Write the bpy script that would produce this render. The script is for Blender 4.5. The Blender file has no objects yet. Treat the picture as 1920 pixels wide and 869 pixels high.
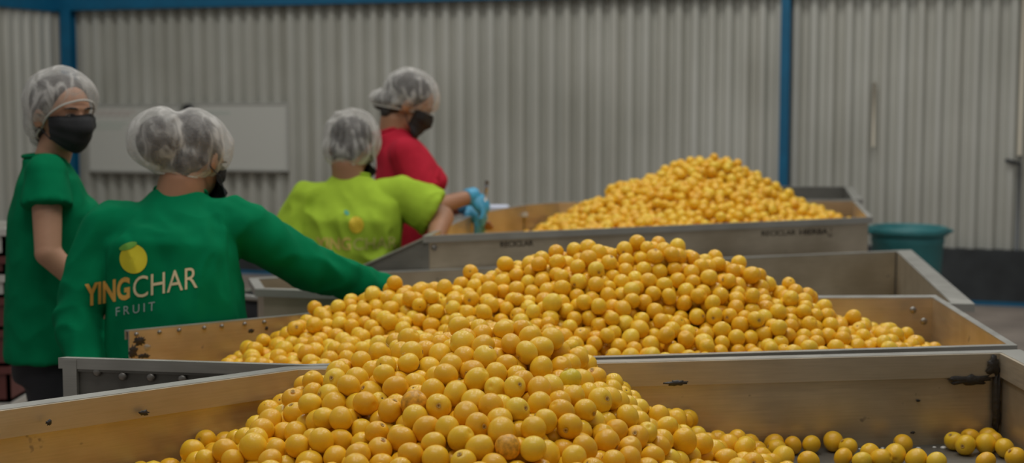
import bpy, bmesh, math, random
import numpy as np
from mathutils import Vector, Matrix, noise, kdtree
from mathutils.bvhtree import BVHTree
random.seed(7); rng = np.random.default_rng(7)
SC = bpy.context.scene
COL = SC.collection
V = Vector

# ------------------------------------------------------------------ camera, world, lights, exposure
F = 2637.0                                   # focal length in pixels of the 1920 x 869 frame
CAMZ = 1.5
TH = math.radians(5.08)
cam_d = bpy.data.cameras.new('camera'); cam = bpy.data.objects.new('camera', cam_d); COL.objects.link(cam)
cam_d.sensor_width = 36.0; cam_d.lens = F/1920*36.0
cam.location = (0, 0, CAMZ); cam.rotation_euler = (math.radians(90)-TH, 0, 0)
cam_d.clip_start = .05; cam_d.clip_end = 100
cam_d.dof.use_dof = True; cam_d.dof.focus_distance = 2.85; cam_d.dof.aperture_fstop = 3.3
SC.camera = cam
SC.view_settings.view_transform = 'Standard'; SC.view_settings.look = 'None'
SC.view_settings.gamma = 1.0; SC.view_settings.use_curve_mapping = False
SC.view_settings.exposure = -1.0

w = bpy.data.worlds.new('hall_light'); SC.world = w; w.use_nodes = True
w.node_tree.nodes['Background'].inputs[0].default_value = (.96, .98, 1.0, 1)
w.node_tree.nodes['Background'].inputs[1].default_value = .36

def area(name, loc, size, power, target, col=(1, .985, .95)):
    l = bpy.data.lights.new(name, 'AREA'); l.shape = 'RECTANGLE'; l.size, l.size_y = size
    l.energy = power; l.color = col
    o = bpy.data.objects.new(name, l); COL.objects.link(o); o.location = loc
    o.rotation_euler = (V(target)-V(loc)).to_track_quat('-Z', 'Y').to_euler()
    return o
for lx, ly in ((-1.3, 3.6), (.3, 3.4), (1.7, 3.8), (-1.0, 5.4), (.6, 5.2), (2.0, 5.6)): area('lamp_row', (lx, ly, 4.9), (.9, .3), 32, (lx*.7, ly, 0))
area('skylight', (-3.0, 8.8, 5.4), (3.0, 1.2), 130, (-2.8, 9.6, 0))
area('skylight', (1.6, 8.2, 5.4), (3.2, 1.4), 130, (1.8, 9.0, 0))
area('skylight', (-.6, 1.9, 4.4), (2.4, .8), 60, (-.2, 3.0, .8))

def ray(px, py):
    r = V((px-960, 0, 0)); u = V((0, math.sin(TH), math.cos(TH)))*(434.5-py); f = V((0, math.cos(TH), -math.sin(TH)))*F
    return r+u+f
def P(px, py, d):                            # the point at world depth y = d seen at that place of the photo
    v = ray(px, py); return V((0, 0, CAMZ)) + v*(d/v.y)
def PZ(px, py, z):                           # the point at height z
    v = ray(px, py); return V((0, 0, CAMZ)) + v*((z-CAMZ)/v.z)
def proj(p):
    q = V(p)-V((0, 0, CAMZ)); f = V((0, math.cos(TH), -math.sin(TH))); u = V((0, math.sin(TH), math.cos(TH)))
    dd = q.dot(f); return 960+F*q.x/dd, 434.5-F*q.dot(u)/dd, dd

# ------------------------------------------------------------------ materials
def newmat(name):
    m = bpy.data.materials.new(name); m.use_nodes = True
    nt = m.node_tree; b = nt.nodes['Principled BSDF']
    return m, nt, b
def N(nt, t, **kw):
    n = nt.nodes.new(t)
    for k, v in kw.items():
        if k in n.inputs: n.inputs[k].default_value = v
        else: setattr(n, k, v)
    return n
def ramp(nt, src, stops):
    r = nt.nodes.new('ShaderNodeValToRGB'); e = r.color_ramp.elements
    while len(e) < len(stops): e.new(.5)
    for i, (p, c) in enumerate(stops):
        e[i].position = p; e[i].color = (*c, 1) if len(c) == 3 else c
    nt.links.new(src, r.inputs[0]); return r
def plain(name, col, rough=.6, metal=0, bump=0, bscale=40, var=0, spec=.5, coord='Object', sheen=0):
    m, nt, b = newmat(name)
    b.inputs['Base Color'].default_value = (*col, 1); b.inputs['Roughness'].default_value = rough
    b.inputs['Metallic'].default_value = metal; b.inputs['Specular IOR Level'].default_value = spec
    if sheen: b.inputs['Sheen Weight'].default_value = sheen
    if bump or var:
        tc = N(nt, 'ShaderNodeTexCoord'); nz = N(nt, 'ShaderNodeTexNoise', Scale=bscale, Detail=4.0)
        nt.links.new(tc.outputs[coord], nz.inputs['Vector'])
        if bump:
            bp = N(nt, 'ShaderNodeBump', Strength=bump, Distance=.01); nt.links.new(nz.outputs['Fac'], bp.inputs['Height'])
            nt.links.new(bp.outputs[0], b.inputs['Normal'])
        if var:
            r = ramp(nt, nz.outputs['Fac'], [(.3, tuple(c*(1-var) for c in col)), (.7, tuple(min(1, c*(1+var)) for c in col))])
            nt.links.new(r.outputs[0], b.inputs['Base Color'])
    return m
def steel(name, c1, c2, rough=.38, metal=.85, stain=True):
    m, nt, b = newmat(name)
    b.inputs['Metallic'].default_value = metal
    tc = N(nt, 'ShaderNodeTexCoord'); mp = N(nt, 'ShaderNodeMapping'); mp.inputs['Scale'].default_value = (3, 3, 60)
    nt.links.new(tc.outputs['Object'], mp.inputs['Vector'])
    fine = N(nt, 'ShaderNodeTexNoise', Scale=4.0, Detail=6.0); nt.links.new(mp.outputs[0], fine.inputs['Vector'])
    big = N(nt, 'ShaderNodeTexNoise', Scale=5.0, Detail=5.0); nt.links.new(tc.outputs['Object'], big.inputs['Vector'])
    base = ramp(nt, big.outputs['Fac'], [(.35, c1), (.65, c2)])
    mix = N(nt, 'ShaderNodeMix', data_type='RGBA', blend_type='MULTIPLY'); mix.inputs[0].default_value = .35
    nt.links.new(base.outputs[0], mix.inputs[6])
    fr = ramp(nt, fine.outputs['Fac'], [(.3, (.65, .65, .65)), (.7, (1, 1, 1))]); nt.links.new(fr.outputs[0], mix.inputs[7])
    last = mix.outputs[2]
    if stain:
        vo = N(nt, 'ShaderNodeTexNoise', Scale=14.0, Detail=3.0, Roughness=.7); nt.links.new(tc.outputs['Object'], vo.inputs['Vector'])
        sr = ramp(nt, vo.outputs['Fac'], [(.67, (0, 0, 0)), (.74, (1, 1, 1))])
        mx = N(nt, 'ShaderNodeMix', data_type='RGBA'); nt.links.new(sr.outputs[0], mx.inputs[0]); nt.links.new(last, mx.inputs[6])
        mx.inputs[7].default_value = (.10, .07, .045, 1); last = mx.outputs[2]
        mr = N(nt, 'ShaderNodeMapRange'); nt.links.new(sr.outputs[0], mr.inputs[0]); mr.inputs[3].default_value = metal; mr.inputs[4].default_value = .1
        nt.links.new(mr.outputs[0], b.inputs['Metallic'])
    nt.links.new(last, b.inputs['Base Color'])
    rr = N(nt, 'ShaderNodeMapRange'); nt.links.new(fine.outputs['Fac'], rr.inputs[0]); rr.inputs[3].default_value = rough-.1; rr.inputs[4].default_value = rough+.14
    nt.links.new(rr.outputs[0], b.inputs['Roughness'])
    bp = N(nt, 'ShaderNodeBump', Strength=.08, Distance=.004); nt.links.new(big.outputs['Fac'], bp.inputs['Height']); nt.links.new(bp.outputs[0], b.inputs['Normal'])
    return m
M_STEEL = steel('brushed_steel', (.51, .43, .31), (.66, .57, .43), rough=.36, metal=.7)
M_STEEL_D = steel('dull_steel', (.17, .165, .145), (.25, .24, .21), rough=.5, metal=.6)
M_RIM = steel('rim_steel', (.42, .41, .37), (.52, .51, .46), rough=.42, metal=.7, stain=False)
M_BAND = steel('band_steel', (.50, .425, .31), (.59, .51, .385), rough=.45, metal=.6, stain=False)
M_BLUE = plain('blue_paint', (.002, .125, .25), rough=.5, var=.12, bscale=6)
M_DIRT = plain('black_sealant', (.03, .025, .02), rough=.5, bump=.4, bscale=60)
M_BOLT = plain('bolt_steel', (.30, .28, .25), rough=.4, metal=.8)

def wallmat():
    m, nt, b = newmat('corrugated_sheet')
    b.inputs['Roughness'].default_value = .55; b.inputs['Metallic'].default_value = .15
    tc = N(nt, 'ShaderNodeTexCoord'); big = N(nt, 'ShaderNodeTexNoise', Scale=.9, Detail=5.0); nt.links.new(tc.outputs['Object'], big.inputs['Vector'])
    mp = N(nt, 'ShaderNodeMapping'); mp.inputs['Scale'].default_value = (9, 9, .35); nt.links.new(tc.outputs['Object'], mp.inputs['Vector'])
    st = N(nt, 'ShaderNodeTexNoise', Scale=1.0, Detail=4.0); nt.links.new(mp.outputs[0], st.inputs['Vector'])
    a = ramp(nt, big.outputs['Fac'], [(.3, (.49, .49, .435)), (.7, (.61, .61, .555))])
    s = ramp(nt, st.outputs['Fac'], [(.3, (.82, .80, .76)), (.65, (1, 1, 1))])
    mx = N(nt, 'ShaderNodeMix', data_type='RGBA', blend_type='MULTIPLY'); mx.inputs[0].default_value = .7
    nt.links.new(a.outputs[0], mx.inputs[6]); nt.links.new(s.outputs[0], mx.inputs[7]); nt.links.new(mx.outputs[2], b.inputs['Base Color'])
    return m
M_WALL = wallmat()
M_FLOOR = plain('concrete', (.30, .25, .21), rough=.7, bump=.2, bscale=3, var=.2)
M_KERB = plain('dark_kerb', (.035, .04, .042), rough=.7, var=.3, bscale=5)

def fruitmat(name, mode):
    m, nt, b = newmat(name)
    b.inputs['Roughness'].default_value = .36; b.inputs['Specular IOR Level'].default_value = .4
    b.inputs['Coat Weight'].default_value = .22; b.inputs['Coat Roughness'].default_value = .12; b.inputs['Subsurface Weight'].default_value = .22; b.inputs['Subsurface Radius'].default_value = (1.0, .5, .06); b.inputs['Subsurface Scale'].default_value = .012
    if mode == 'obj':
        src = N(nt, 'ShaderNodeObjectInfo').outputs['Random']
    elif mode == 'attr':
        src = N(nt, 'ShaderNodeAttribute', attribute_name='tint').outputs['Fac']
    tc = N(nt, 'ShaderNodeTexCoord')
    nz = N(nt, 'ShaderNodeTexNoise', Scale=28.0, Detail=3.0); nt.links.new(tc.outputs['Object'], nz.inputs['Vector'])
    c = ramp(nt, src, [(0, (.87, .47, .016)), (.4, (.90, .53, .020)), (.8, (.92, .585, .028)), (1, (.92, .64, .05))])
    s = ramp(nt, nz.outputs['Fac'], [(.35, (.90, .84, .7)), (.62, (1, 1, 1))])
    mx = N(nt, 'ShaderNodeMix', data_type='RGBA', blend_type='MULTIPLY'); mx.inputs[0].default_value = .7
    nt.links.new(c.outputs[0], mx.inputs[6]); nt.links.new(s.outputs[0], mx.inputs[7])
    last = mx.outputs[2]
    sp = N(nt, 'ShaderNodeTexNoise', Scale=170.0, Detail=2.0); nt.links.new(tc.outputs['Object'], sp.inputs['Vector'])
    sr = ramp(nt, sp.outputs['Fac'], [(.72, (0, 0, 0)), (.76, (.6, .6, .6))])
    m2 = N(nt, 'ShaderNodeMix', data_type='RGBA'); nt.links.new(sr.outputs[0], m2.inputs[0]); nt.links.new(last, m2.inputs[6]); m2.inputs[7].default_value = (.28, .12, .02, 1)
    nt.links.new(m2.outputs[2], b.inputs['Base Color'])
    bp = N(nt, 'ShaderNodeBump', Strength=.12, Distance=.004); nt.links.new(nz.outputs['Fac'], bp.inputs['Height']); nt.links.new(bp.outputs[0], b.inputs['Normal'])
    return m
M_FRUIT = fruitmat('fruit_skin', 'obj'); M_FRUIT_S = fruitmat('heap_fruit_skin', 'attr')
M_FGREEN = plain('green_tinged_skin', (.74, .56, .03), rough=.32, var=.12, bscale=30)
M_FBROWN = plain('russet_skin', (.74, .36, .025), rough=.4, var=.35, bscale=2.5)
M_SCAR = plain('stem_scar', (.22, .12, .03), rough=.8, var=.3, bscale=300)

M_SCAR2 = plain('scar_ring', (.50, .30, .07), rough=.7, var=.3, bscale=6)
M_SKIN_L = plain('skin_light_brown', (.50, .265, .16), rough=.55, var=.06, bscale=9)
M_SKIN_D = plain('skin_brown', (.40, .20, .11), rough=.55, var=.08, bscale=9)
M_HAIR = plain('dark_hair', (.03, .022, .018), rough=.5, bump=.6, bscale=120)
M_MASK = plain('black_mask_cloth', (.018, .018, .02), rough=.75, bump=.1, bscale=200)
M_GLOVE = plain('blue_nitrile', (.06, .36, .58), rough=.4, var=.1, bscale=30)
M_TROUSER = plain('black_trousers', (.02, .02, .024), rough=.85, bump=.2, bscale=30)
M_SHOE = plain('black_shoe', (.02, .02, .02), rough=.5)
def cloth(name, c):
    return plain(name, c, rough=.9, bump=.15, bscale=14, var=.07, spec=.08)
M_GREEN = cloth('green_shirt', (.001, .185, .072)); M_LIME = cloth('lime_shirt', (.37, .54, .045)); M_RED = cloth('red_shirt', (.50, .022, .045))
def netmat():
    m = bpy.data.materials.new('hairnet_fabric'); m.use_nodes = True; nt = m.node_tree
    out = nt.nodes['Material Output']; nt.nodes.remove(nt.nodes['Principled BSDF'])
    tr = N(nt, 'ShaderNodeBsdfTransparent'); df = N(nt, 'ShaderNodeBsdfDiffuse'); df.inputs[0].default_value = (.72, .70, .66, 1)
    tl = N(nt, 'ShaderNodeBsdfTranslucent'); tl.inputs[0].default_value = (.7, .68, .64, 1)
    a = N(nt, 'ShaderNodeMixShader'); a.inputs[0].default_value = .3; nt.links.new(df.outputs[0], a.inputs[1]); nt.links.new(tl.outputs[0], a.inputs[2])
    tc = N(nt, 'ShaderNodeTexCoord'); mp = N(nt, 'ShaderNodeMapping'); mp.inputs['Scale'].default_value = (18, 18, 9); mp.inputs['Rotation'].default_value = (.3, .5, .4)
    nt.links.new(tc.outputs['Object'], mp.inputs[0]); nz = N(nt, 'ShaderNodeTexNoise', Scale=1.3, Detail=3.0, Distortion=1.2); nt.links.new(mp.outputs[0], nz.inputs['Vector'])
    r = ramp(nt, nz.outputs['Fac'], [(.36, (.12,)*3), (.52, (.30,)*3), (.64, (.72,)*3)])
    lw = N(nt, 'ShaderNodeLayerWeight', Blend=.35); ad = N(nt, 'ShaderNodeMath', operation='MULTIPLY_ADD'); nt.links.new(lw.outputs['Facing'], ad.inputs[0]); ad.inputs[1].default_value = .45
    nt.links.new(r.outputs[0], ad.inputs[2]); ad.use_clamp = True
    mxs = N(nt, 'ShaderNodeMixShader'); nt.links.new(ad.outputs[0], mxs.inputs[0]); nt.links.new(tr.outputs[0], mxs.inputs[1]); nt.links.new(a.outputs[0], mxs.inputs[2])
    nt.links.new(mxs.outputs[0], out.inputs[0]); return m
M_NET = netmat()
M_ELASTIC = plain('hairnet_elastic', (.62, .60, .55), rough=.8)

# ------------------------------------------------------------------ object helpers
def tag(o, label=None, cat=None, group=None, kind=None):
    if label: o['label'] = label
    if cat: o['category'] = cat
    if group: o['group'] = group
    if kind: o['kind'] = kind
    return o
def empty(name, loc, label, cat, group=None):
    o = bpy.data.objects.new(name, None); COL.objects.link(o); o.location = loc; o.empty_display_size = .1
    return tag(o, label, cat, group)
def obj(name, verts, faces, mat, parent=None, smooth=False):
    """verts in world space; a child stores them relative to its top-level parent chain"""
    off = V((0, 0, 0)); p = parent
    while p is not None: off += p.location; p = p.parent
    me = bpy.data.meshes.new(name); me.from_pydata([tuple(V(v)-off) for v in verts], [], [tuple(f) for f in faces])
    for m in (mat if isinstance(mat, (list, tuple)) else [mat]): me.materials.append(m)
    if smooth: me.polygons.foreach_set('use_smooth', [True]*len(me.polygons))
    me.update()
    o = bpy.data.objects.new(name, me); COL.objects.link(o); o.parent = parent
    return o
class MB:
    def __init__(s): s.v = []; s.f = []
    def add(s, vs, fs):
        n = len(s.v); s.v += [V(v) for v in vs]; s.f += [tuple(i+n for i in f) for f in fs]; return s
    def prism(s, poly, up):                   # polygon extruded by vector
        n = len(poly); up = V(up)
        vs = [V(p) for p in poly]+[V(p)+up for p in poly]
        fs = [tuple(range(n))[::-1], tuple(range(n, 2*n))]+[(i, (i+1) % n, n+(i+1) % n, n+i) for i in range(n)]
        return s.add(vs, fs)
    def box(s, a, b):
        (x0, y0, z0), (x1, y1, z1) = a, b
        return s.prism([(x0, y0, z0), (x1, y0, z0), (x1, y1, z0), (x0, y1, z0)], (0, 0, z1-z0))
    def tube(s, pts, r, n=10, closed=False):
        pts = [V(p) for p in pts]; rs = r if isinstance(r, (list, tuple)) else [r]*len(pts); m = len(pts); rings = []
        ref = V((0, 0, 1))
        for i, p in enumerate(pts):
            if closed: t = pts[(i+1) % m]-pts[i-1]
            else: t = pts[min(i+1, m-1)]-pts[max(i-1, 0)]
            t.normalize()
            a = t.cross(ref)
            if a.length < .05: a = t.cross(V((1, 0, 0)))
            a.normalize(); b = t.cross(a)
            rings.append([p+(a*math.cos(k*2*math.pi/n)+b*math.sin(k*2*math.pi/n))*rs[i] for k in range(n)])
        vs = [v for rg in rings for v in rg]; fs = []
        for i in range(m if closed else m-1):
            j = (i+1) % m
            fs += [(i*n+k, i*n+(k+1) % n, j*n+(k+1) % n, j*n+k) for k in range(n)]
        if not closed: fs += [tuple(range(n)), tuple(range((m-1)*n, m*n))[::-1]]
        return s.add(vs, fs)
    def lathe(s, c, prof, n=32, cap=True):
        c = V(c); vs = []; fs = []
        for (r, z) in prof:
            vs += [c+V((r*math.cos(k*2*math.pi/n), r*math.sin(k*2*math.pi/n), z)) for k in range(n)]
        for i in range(len(prof)-1):
            fs += [(i*n+k, i*n+(k+1) % n, (i+1)*n+(k+1) % n, (i+1)*n+k) for k in range(n)]
        if cap: fs += [tuple(range(n))[::-1]]
        return s.add(vs, fs)
    def build(s, name, mat, parent=None, smooth=False):
        return obj(name, s.v, s.f, mat, parent, smooth)
def bevel(o, wd=.003, seg=2):
    bm = bmesh.new(); bm.from_mesh(o.data)
    bmesh.ops.bevel(bm, geom=[e for e in bm.edges if len(e.link_faces) == 2 and e.calc_face_angle(0) > .6], offset=wd, segments=seg, affect='EDGES')
    bm.to_mesh(o.data); bm.free(); return o

# ------------------------------------------------------------------ the setting
MB().box((-9, -2, -.1), (8, 15, 0)).build('floor', M_FLOOR)['kind'] = 'structure'

def corrugated(name, a, b, z0, z1, pitch=.134, depth=.062, flip=1):
    a = V((*a, 0)); b = V((*b, 0)); d = b-a; L = d.length; d.normalize(); n = V((d.y, -d.x, 0))*flip
    prof = []; x = 0
    while x < L:
        for (u, h) in ((0, 0), (.036, 0), (.062, depth), (.108, depth)):
            prof.append(a+d*(x+u)+n*h)
        x += pitch
    m = MB(); k = len(prof)
    vs = [p+V((0, 0, z0)) for p in prof]+[p+V((0, 0, z1)) for p in prof]+[p+V((0, 0, z0))-n*.03 for p in (prof[0], prof[-1])]+[p+V((0, 0, z1))-n*.03 for p in (prof[0], prof[-1])]
    fs = [(i, i+1, k+i+1, k+i) for i in range(k-1)]+[(2*k, 2*k+2, 2*k+3, 2*k+1)]
    m.add(vs, fs)
    o = m.build(name, M_WALL); o['kind'] = 'structure'; return o, d, n
WA = P(152, 400, 13.3).xy; WB = P(1850, 400, 10.7).xy
dW = (WB-WA).normalized(); W0 = WA-dW*.10; W1 = WB+dW*2.2
_, dWv, nW = corrugated('wall_back', W0, W1, .42, 3.3)
LA = P(118, 400, 13.3).xy; LB = V((-7.2, 6.0))
corrugated('wall_left', LB, W0-V((.05, 0)), .42, 3.3, depth=.025)
nW = V((nW.x, nW.y, 0)); dW3 = V((dW.x, dW.y, 0))
def onwall(px, py, off=.0):                   # point of the back wall plane seen at (px, py), moved off it by off
    v = ray(px, py); o = V((0, 0, CAMZ)); a = V((*W0, 0))
    t = (a+nW*off-o).dot(nW)/v.dot(nW); return o+v*t
# kerb under the sheets, with a blue painted foot
def strip(name, a, b, z0, z1, t0, t1, mat, n):
    a = V((*a, 0)); b = V((*b, 0))
    o = MB().prism([a+n*t0+V((0, 0, z0)), b+n*t0+V((0, 0, z0)), b+n*t1+V((0, 0, z0)), a+n*t1+V((0, 0, z0))], (0, 0, z1-z0)).build(name, mat)
    o['kind'] = 'structure'; return o
strip('baseboard_back', W0, W1, 0, .42, -.03, .14, M_KERB, nW)
strip('trim_1', W0, W1, 0, .03, .14, .155, M_BLUE, nW)
dl = (V(W0)-LB).normalized(); nL = V((dl.y, -dl.x, 0))
strip('baseboard_left', LB, W0, 0, .42, -.03, .10, M_KERB, nL)
# blue steel frame
a = onwall(150, 21, .064); b = onwall(1110, 0, .064)
def beam(name, p, q, h, t, n, mat, label):
    p = V(p); q = V(q)
    m = MB().prism([p, q, q+V((0, 0, h)), p+V((0, 0, h))], n*t)
    o = m.build(name, mat); bevel(o, .004); return tag(o, label, 'beam')
zb = a.z
beam('steel_beam', a+dW3*(-.2)+nW*.0, V((b.x, b.y, zb))+dW3*4.0, .16, .09, nW, M_BLUE, 'blue painted steel beam running along the top of the back wall')
pl = P(0, 13, 12.3); cz = onwall(140, 26, .06)
q = V((*W0, 0))+V((-.12, 0, 0)); p = V((*(V(W0)-dl*4.2), 0))
beam('steel_beam', V((p.x, p.y, zb-.01))+nL*.04, V((q.x, q.y, zb-.01))+nL*.04, .16, .08, nL, M_BLUE, 'blue painted steel beam along the top of the left wall, at the upper left corner')
def column(px, wpx, label, off=.064):
    c = onwall(px, 200, off); wd = wpx*c.y/F/2
    m = MB()
    for (u0, u1, v0, v1) in ((-wd, wd, 0, .012), (-wd, wd, .078, .09), (-.004, .004, .012, .078)):
        pts = [c+dW3*u+nW*v for u, v in ((u0, v0), (u1, v0), (u1, v1), (u0, v1))]
        m.prism([V((p.x, p.y, 0)) for p in pts], (0, 0, 3.2))
    o = m.build('steel_column', M_BLUE); return tag(o, label, 'column')
column(137, 22, 'blue steel column standing in the left corner of the hall')
column(1473, 16, 'slim blue steel column standing against the middle of the back wall')

# whiteboards
M_BOARD = plain('whiteboard', (.60, .60, .55), rough=.35); M_FRAME = plain('alu_frame', (.52, .52, .48), rough=.4, metal=.2)
M_PINK = plain('pink_marker', (.55, .42, .38)); M_MGREEN = plain('green_marker', (.42, .54, .46))
def whiteboard(px0, px1, py0, py1, label, marks):
    A = onwall(px0, py1, .066); B = onwall(px1, py1, .066); hgt = onwall(px0, py0, .066).z-A.z
    B.z = A.z; r = (B-A).normalized(); L = (B-A).length
    t = empty('whiteboard', (A+B)/2, label, 'whiteboard')
    MB().prism([A, B, B+V((0, 0, hgt)), A+V((0, 0, hgt))], nW*.012).build('writing_surface', M_BOARD, t)
    m = MB(); wd = .018
    for (u0, u1, z0, z1) in ((0, L, -wd, 0), (0, L, hgt, hgt+wd), (-wd, 0, -wd, hgt+wd), (L, L+wd, -wd, hgt+wd)):
        m.prism([A+r*u0+V((0, 0, z0)), A+r*u1+V((0, 0, z0)), A+r*u1+V((0, 0, z1)), A+r*u0+V((0, 0, z1))], nW*.022)
    m.build('frame', M_FRAME, t)
    MB().prism([A+r*.05+V((0, 0, -.03)), A+r*(L-.05)+V((0, 0, -.03)), A+r*(L-.05)+V((0, 0, -.018)), A+r*.05+V((0, 0, -.018))], nW*.07).build('pen_tray', M_BOLT, t)
    for (u0, z0, u1, mt) in marks:
        pts = [A+r*(u0+(u1-u0)*k/14)+V((0, 0, z0+.012*math.sin(k*2.1)))+nW*.0125 for k in range(15)]
        MB().tube(pts, .004, 5).build('marker_line', mt, t)
whiteboard(172, 338, 199, 318, 'white dry-erase board with pink and green marker lines, behind the hairnets at left', [(.05, .54, .5, M_PINK), (.05, .51, .45, M_PINK), (.04, .43, .4, M_MGREEN), (.04, .39, .35, M_MGREEN)])
whiteboard(362, 540, 196, 315, 'blank whiteboard on the back wall, right of the marked one', [(.08, .5, .4, M_MGREEN)])
c = onwall(352, 207, .12)
tag(MB().lathe(c, [(.0, -.08), (.05, -.08), (.055, -.02), (.04, .05), (.0, .06)], 16).build('wall_alarm', M_MASK), 'small dark fixture on the wall between the two whiteboards', 'fixture')

# pipes on the right
M_PVC = plain('beige_pipe', (.62, .56, .44), rough=.5); M_GREYP = plain('grey_pipe', (.13, .14, .15), rough=.5)
t = empty('water_pipe', onwall(1908, 290, .1), 'beige wall pipe with a side valve at the far right edge', 'pipe')
p0 = onwall(1912, 292, .08); MB().tube([p0, V((p0.x, p0.y, 3.2))], .017, 12).build('pipe', M_PVC, t, True)
MB().tube([p0, p0-V((0, 0, .06)), onwall(1885, 301, .1)], .016, 12).build('valve', M_GREYP, t, True)
MB().tube([p0+V((.0, 0, -.05)), V((p0.x, p0.y, .42))], .013, 12).build('lower_pipe', M_GREYP, t, True)
p1 = onwall(1640, 155, .075); p2 = onwall(1640, 275, .075)
tag(MB().tube([p1, V((p1.x, p1.y, p2.z))], .012, 8).build('wall_conduit', M_PVC, None, True), 'short pale vertical conduit on the right half of the corrugated wall', 'conduit')

# ------------------------------------------------------------------ steel hoppers
def offset_poly(pts, dist):
    n = len(pts); res = []
    for i in range(n):
        a, b, c = pts[i-1], pts[i], pts[(i+1) % n]
        d1 = (b-a).xy.normalized(); d2 = (c-b).xy.normalized()
        n1 = V((d1.y, -d1.x)); n2 = V((d2.y, -d2.x))                 # outward for CCW
        e1 = dist[i-1]; e2 = dist[i]
        p1 = b.xy+n1*e1; p2 = b.xy+n2*e2
        cr = d1.x*d2.y-d1.y*d2.x
        if abs(cr) < .05: q = (p1+p2)/2
        else:
            t = ((p2-p1).x*d2.y-(p2-p1).y*d2.x)/cr; q = p1+d1*t
        res.append(V((q.x, q.y, b.z)))
    return res
def hopper(label, pts, depth, flange, bandh=0, mats=None, legs=None, name='sorting_hopper', skip=()):
    """pts: CCW rim polygon (front edge first), open tray with flanged rim on a tubular stand"""
    pts = [V(p) for p in pts]; n = len(pts); mats = mats or [M_STEEL]*n
    cen = sum(pts, V())/n
    t = empty(name, (cen.x, cen.y, 0), label, 'hopper')
    th = .004
    inn = offset_poly(pts, [-th]*n); zb = min(p.z for p in pts)-depth
    for i in range(n):
        j = (i+1) % n
        if i in skip: continue
        a, b, c, d = pts[i], pts[j], inn[j], inn[i]
        m = MB(); m.add([V((p.x, p.y, zb)) for p in (a, b, c, d)]+[a, b, c, d], [(3, 2, 1, 0), (4, 5, 6, 7), (0, 1, 5, 4), (1, 2, 6, 5), (2, 3, 7, 6), (3, 0, 4, 7)])
        m.build('side_panel', mats[i], t)
    # rim flange: flat top, turned-down lip
    out = offset_poly(pts, flange)
    for i in range(n):
        if flange[i] <= 0 or i in skip: continue
        j = (i+1) % n; e = .004; up = V((0, 0, e)); dn = V((0, 0, -.022))
        d = (pts[j]-pts[i]).normalized(); nn = V((d.y, -d.x, 0))
        m = MB().prism([inn[i], out[i], out[j], inn[j]], up)
        m.prism([out[i], out[i]-nn*.004, out[j]-nn*.004, out[j]], dn)
        m.build('rim', M_RIM, t)
    if bandh:
        i2 = offset_poly(pts, [-.012]*n)
        for i in range(n):
            j = (i+1) % n; dz = V((0, 0, -bandh))
            m = MB().prism([inn[i]+dz, i2[i]+dz, i2[j]+dz, inn[j]+dz], (0, 0, bandh+.003)); m.build('rim_band', M_BAND, t)
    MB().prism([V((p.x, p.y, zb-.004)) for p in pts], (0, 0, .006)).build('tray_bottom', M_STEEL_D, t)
    sub = offset_poly(pts, [-.06]*n)
    for i in (legs or range(n)):
        p = sub[i]; m = MB().tube([V((p.x, p.y, .03)), V((p.x, p.y, zb-.004))], .021, 12); m.build('leg', M_BOLT, t, True)
        MB().lathe((p.x, p.y, 0), [(.035, 0), (.035, .012), (.022, .03), (0.001, .031)], 16).build('foot', M_DIRT, t, True)
    k = list(legs or range(n)); ring = [V((sub[i].x, sub[i].y, .25)) for i in k]
    m = MB()
    for i in range(len(ring)): m.tube([ring[i], ring[(i+1) % len(ring)]], .014, 8)
    m.build('stretcher', M_BOLT, t, True)
    return t, pts, inn, zb
def blobpatch(t, name, c, ux, uy, n, w, h, mat, seed=0, th=.004):
    """irregular flat-ish lump on a panel"""
    r = random.Random(seed); k = 26; c = V(c); m = MB(); front = []; back = []
    for i in range(k):
        a = i*2*math.pi/k; q = 1+.30*r.uniform(-1, 1)
        e = c+ux*math.cos(a)*w*q+uy*math.sin(a)*h*q
        back.append(e-n*.001); front.append(c+(e-c)*.8+n*th)
    vs = back+front+[c+n*th*1.3]
    fs = [(i, (i+1) % k, k+(i+1) % k, k+i) for i in range(k)]+[(k+i, k+(i+1) % k, 2*k) for i in range(k)]
    return m.add(vs, fs).build(name, mat, t, True)
def bolts(t, pts, n, r=.008, name='bolt'):
    n = V(n).normalized(); a = n.orthogonal().normalized(); b = n.cross(a)
    for p in pts:
        p = V(p); m = MB(); k = 8; vs = []; fs = []
        for (rr, h) in ((r, -.001), (r, .003), (r*.6, .006)):
            vs += [p+n*h+(a*math.cos(i*2*math.pi/k)+b*math.sin(i*2*math.pi/k))*rr for i in range(k)]
        for L in range(2): fs += [(L*k+i, L*k+(i+1) % k, (L+1)*k+(i+1) % k, (L+1)*k+i) for i in range(k)]
        fs.append(tuple(range(2*k, 3*k))); m.add(vs, fs).build(name, M_BOLT, t, True)

Z1, Z2, Z3, Z4 = .915, .90, .87, 1.0
# nearest hopper
b1r = PZ(1880, 664, Z1); b1m = PZ(1170, 682, Z1); b1b = PZ(556, 695, Z1); b1c = PZ(0, 772, Z1)
dch = (b1c-b1b); b1e = b1b+dch*1.45
fr = 1.92
H1 = [V((-.44, fr, Z1)), V((b1r.x-.0, fr, Z1)), b1r, b1m, b1b, b1e, V((b1e.x, b1e.y-.34, Z1))]
h1, p1_, i1_, zb1 = hopper('nearest steel hopper, holding the sharp heap of yellow fruit in the foreground', H1, .215, [.04, .055, .030, .028, .035, .03, .03], bandh=.052, legs=[0, 1, 2, 4, 5])
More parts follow.
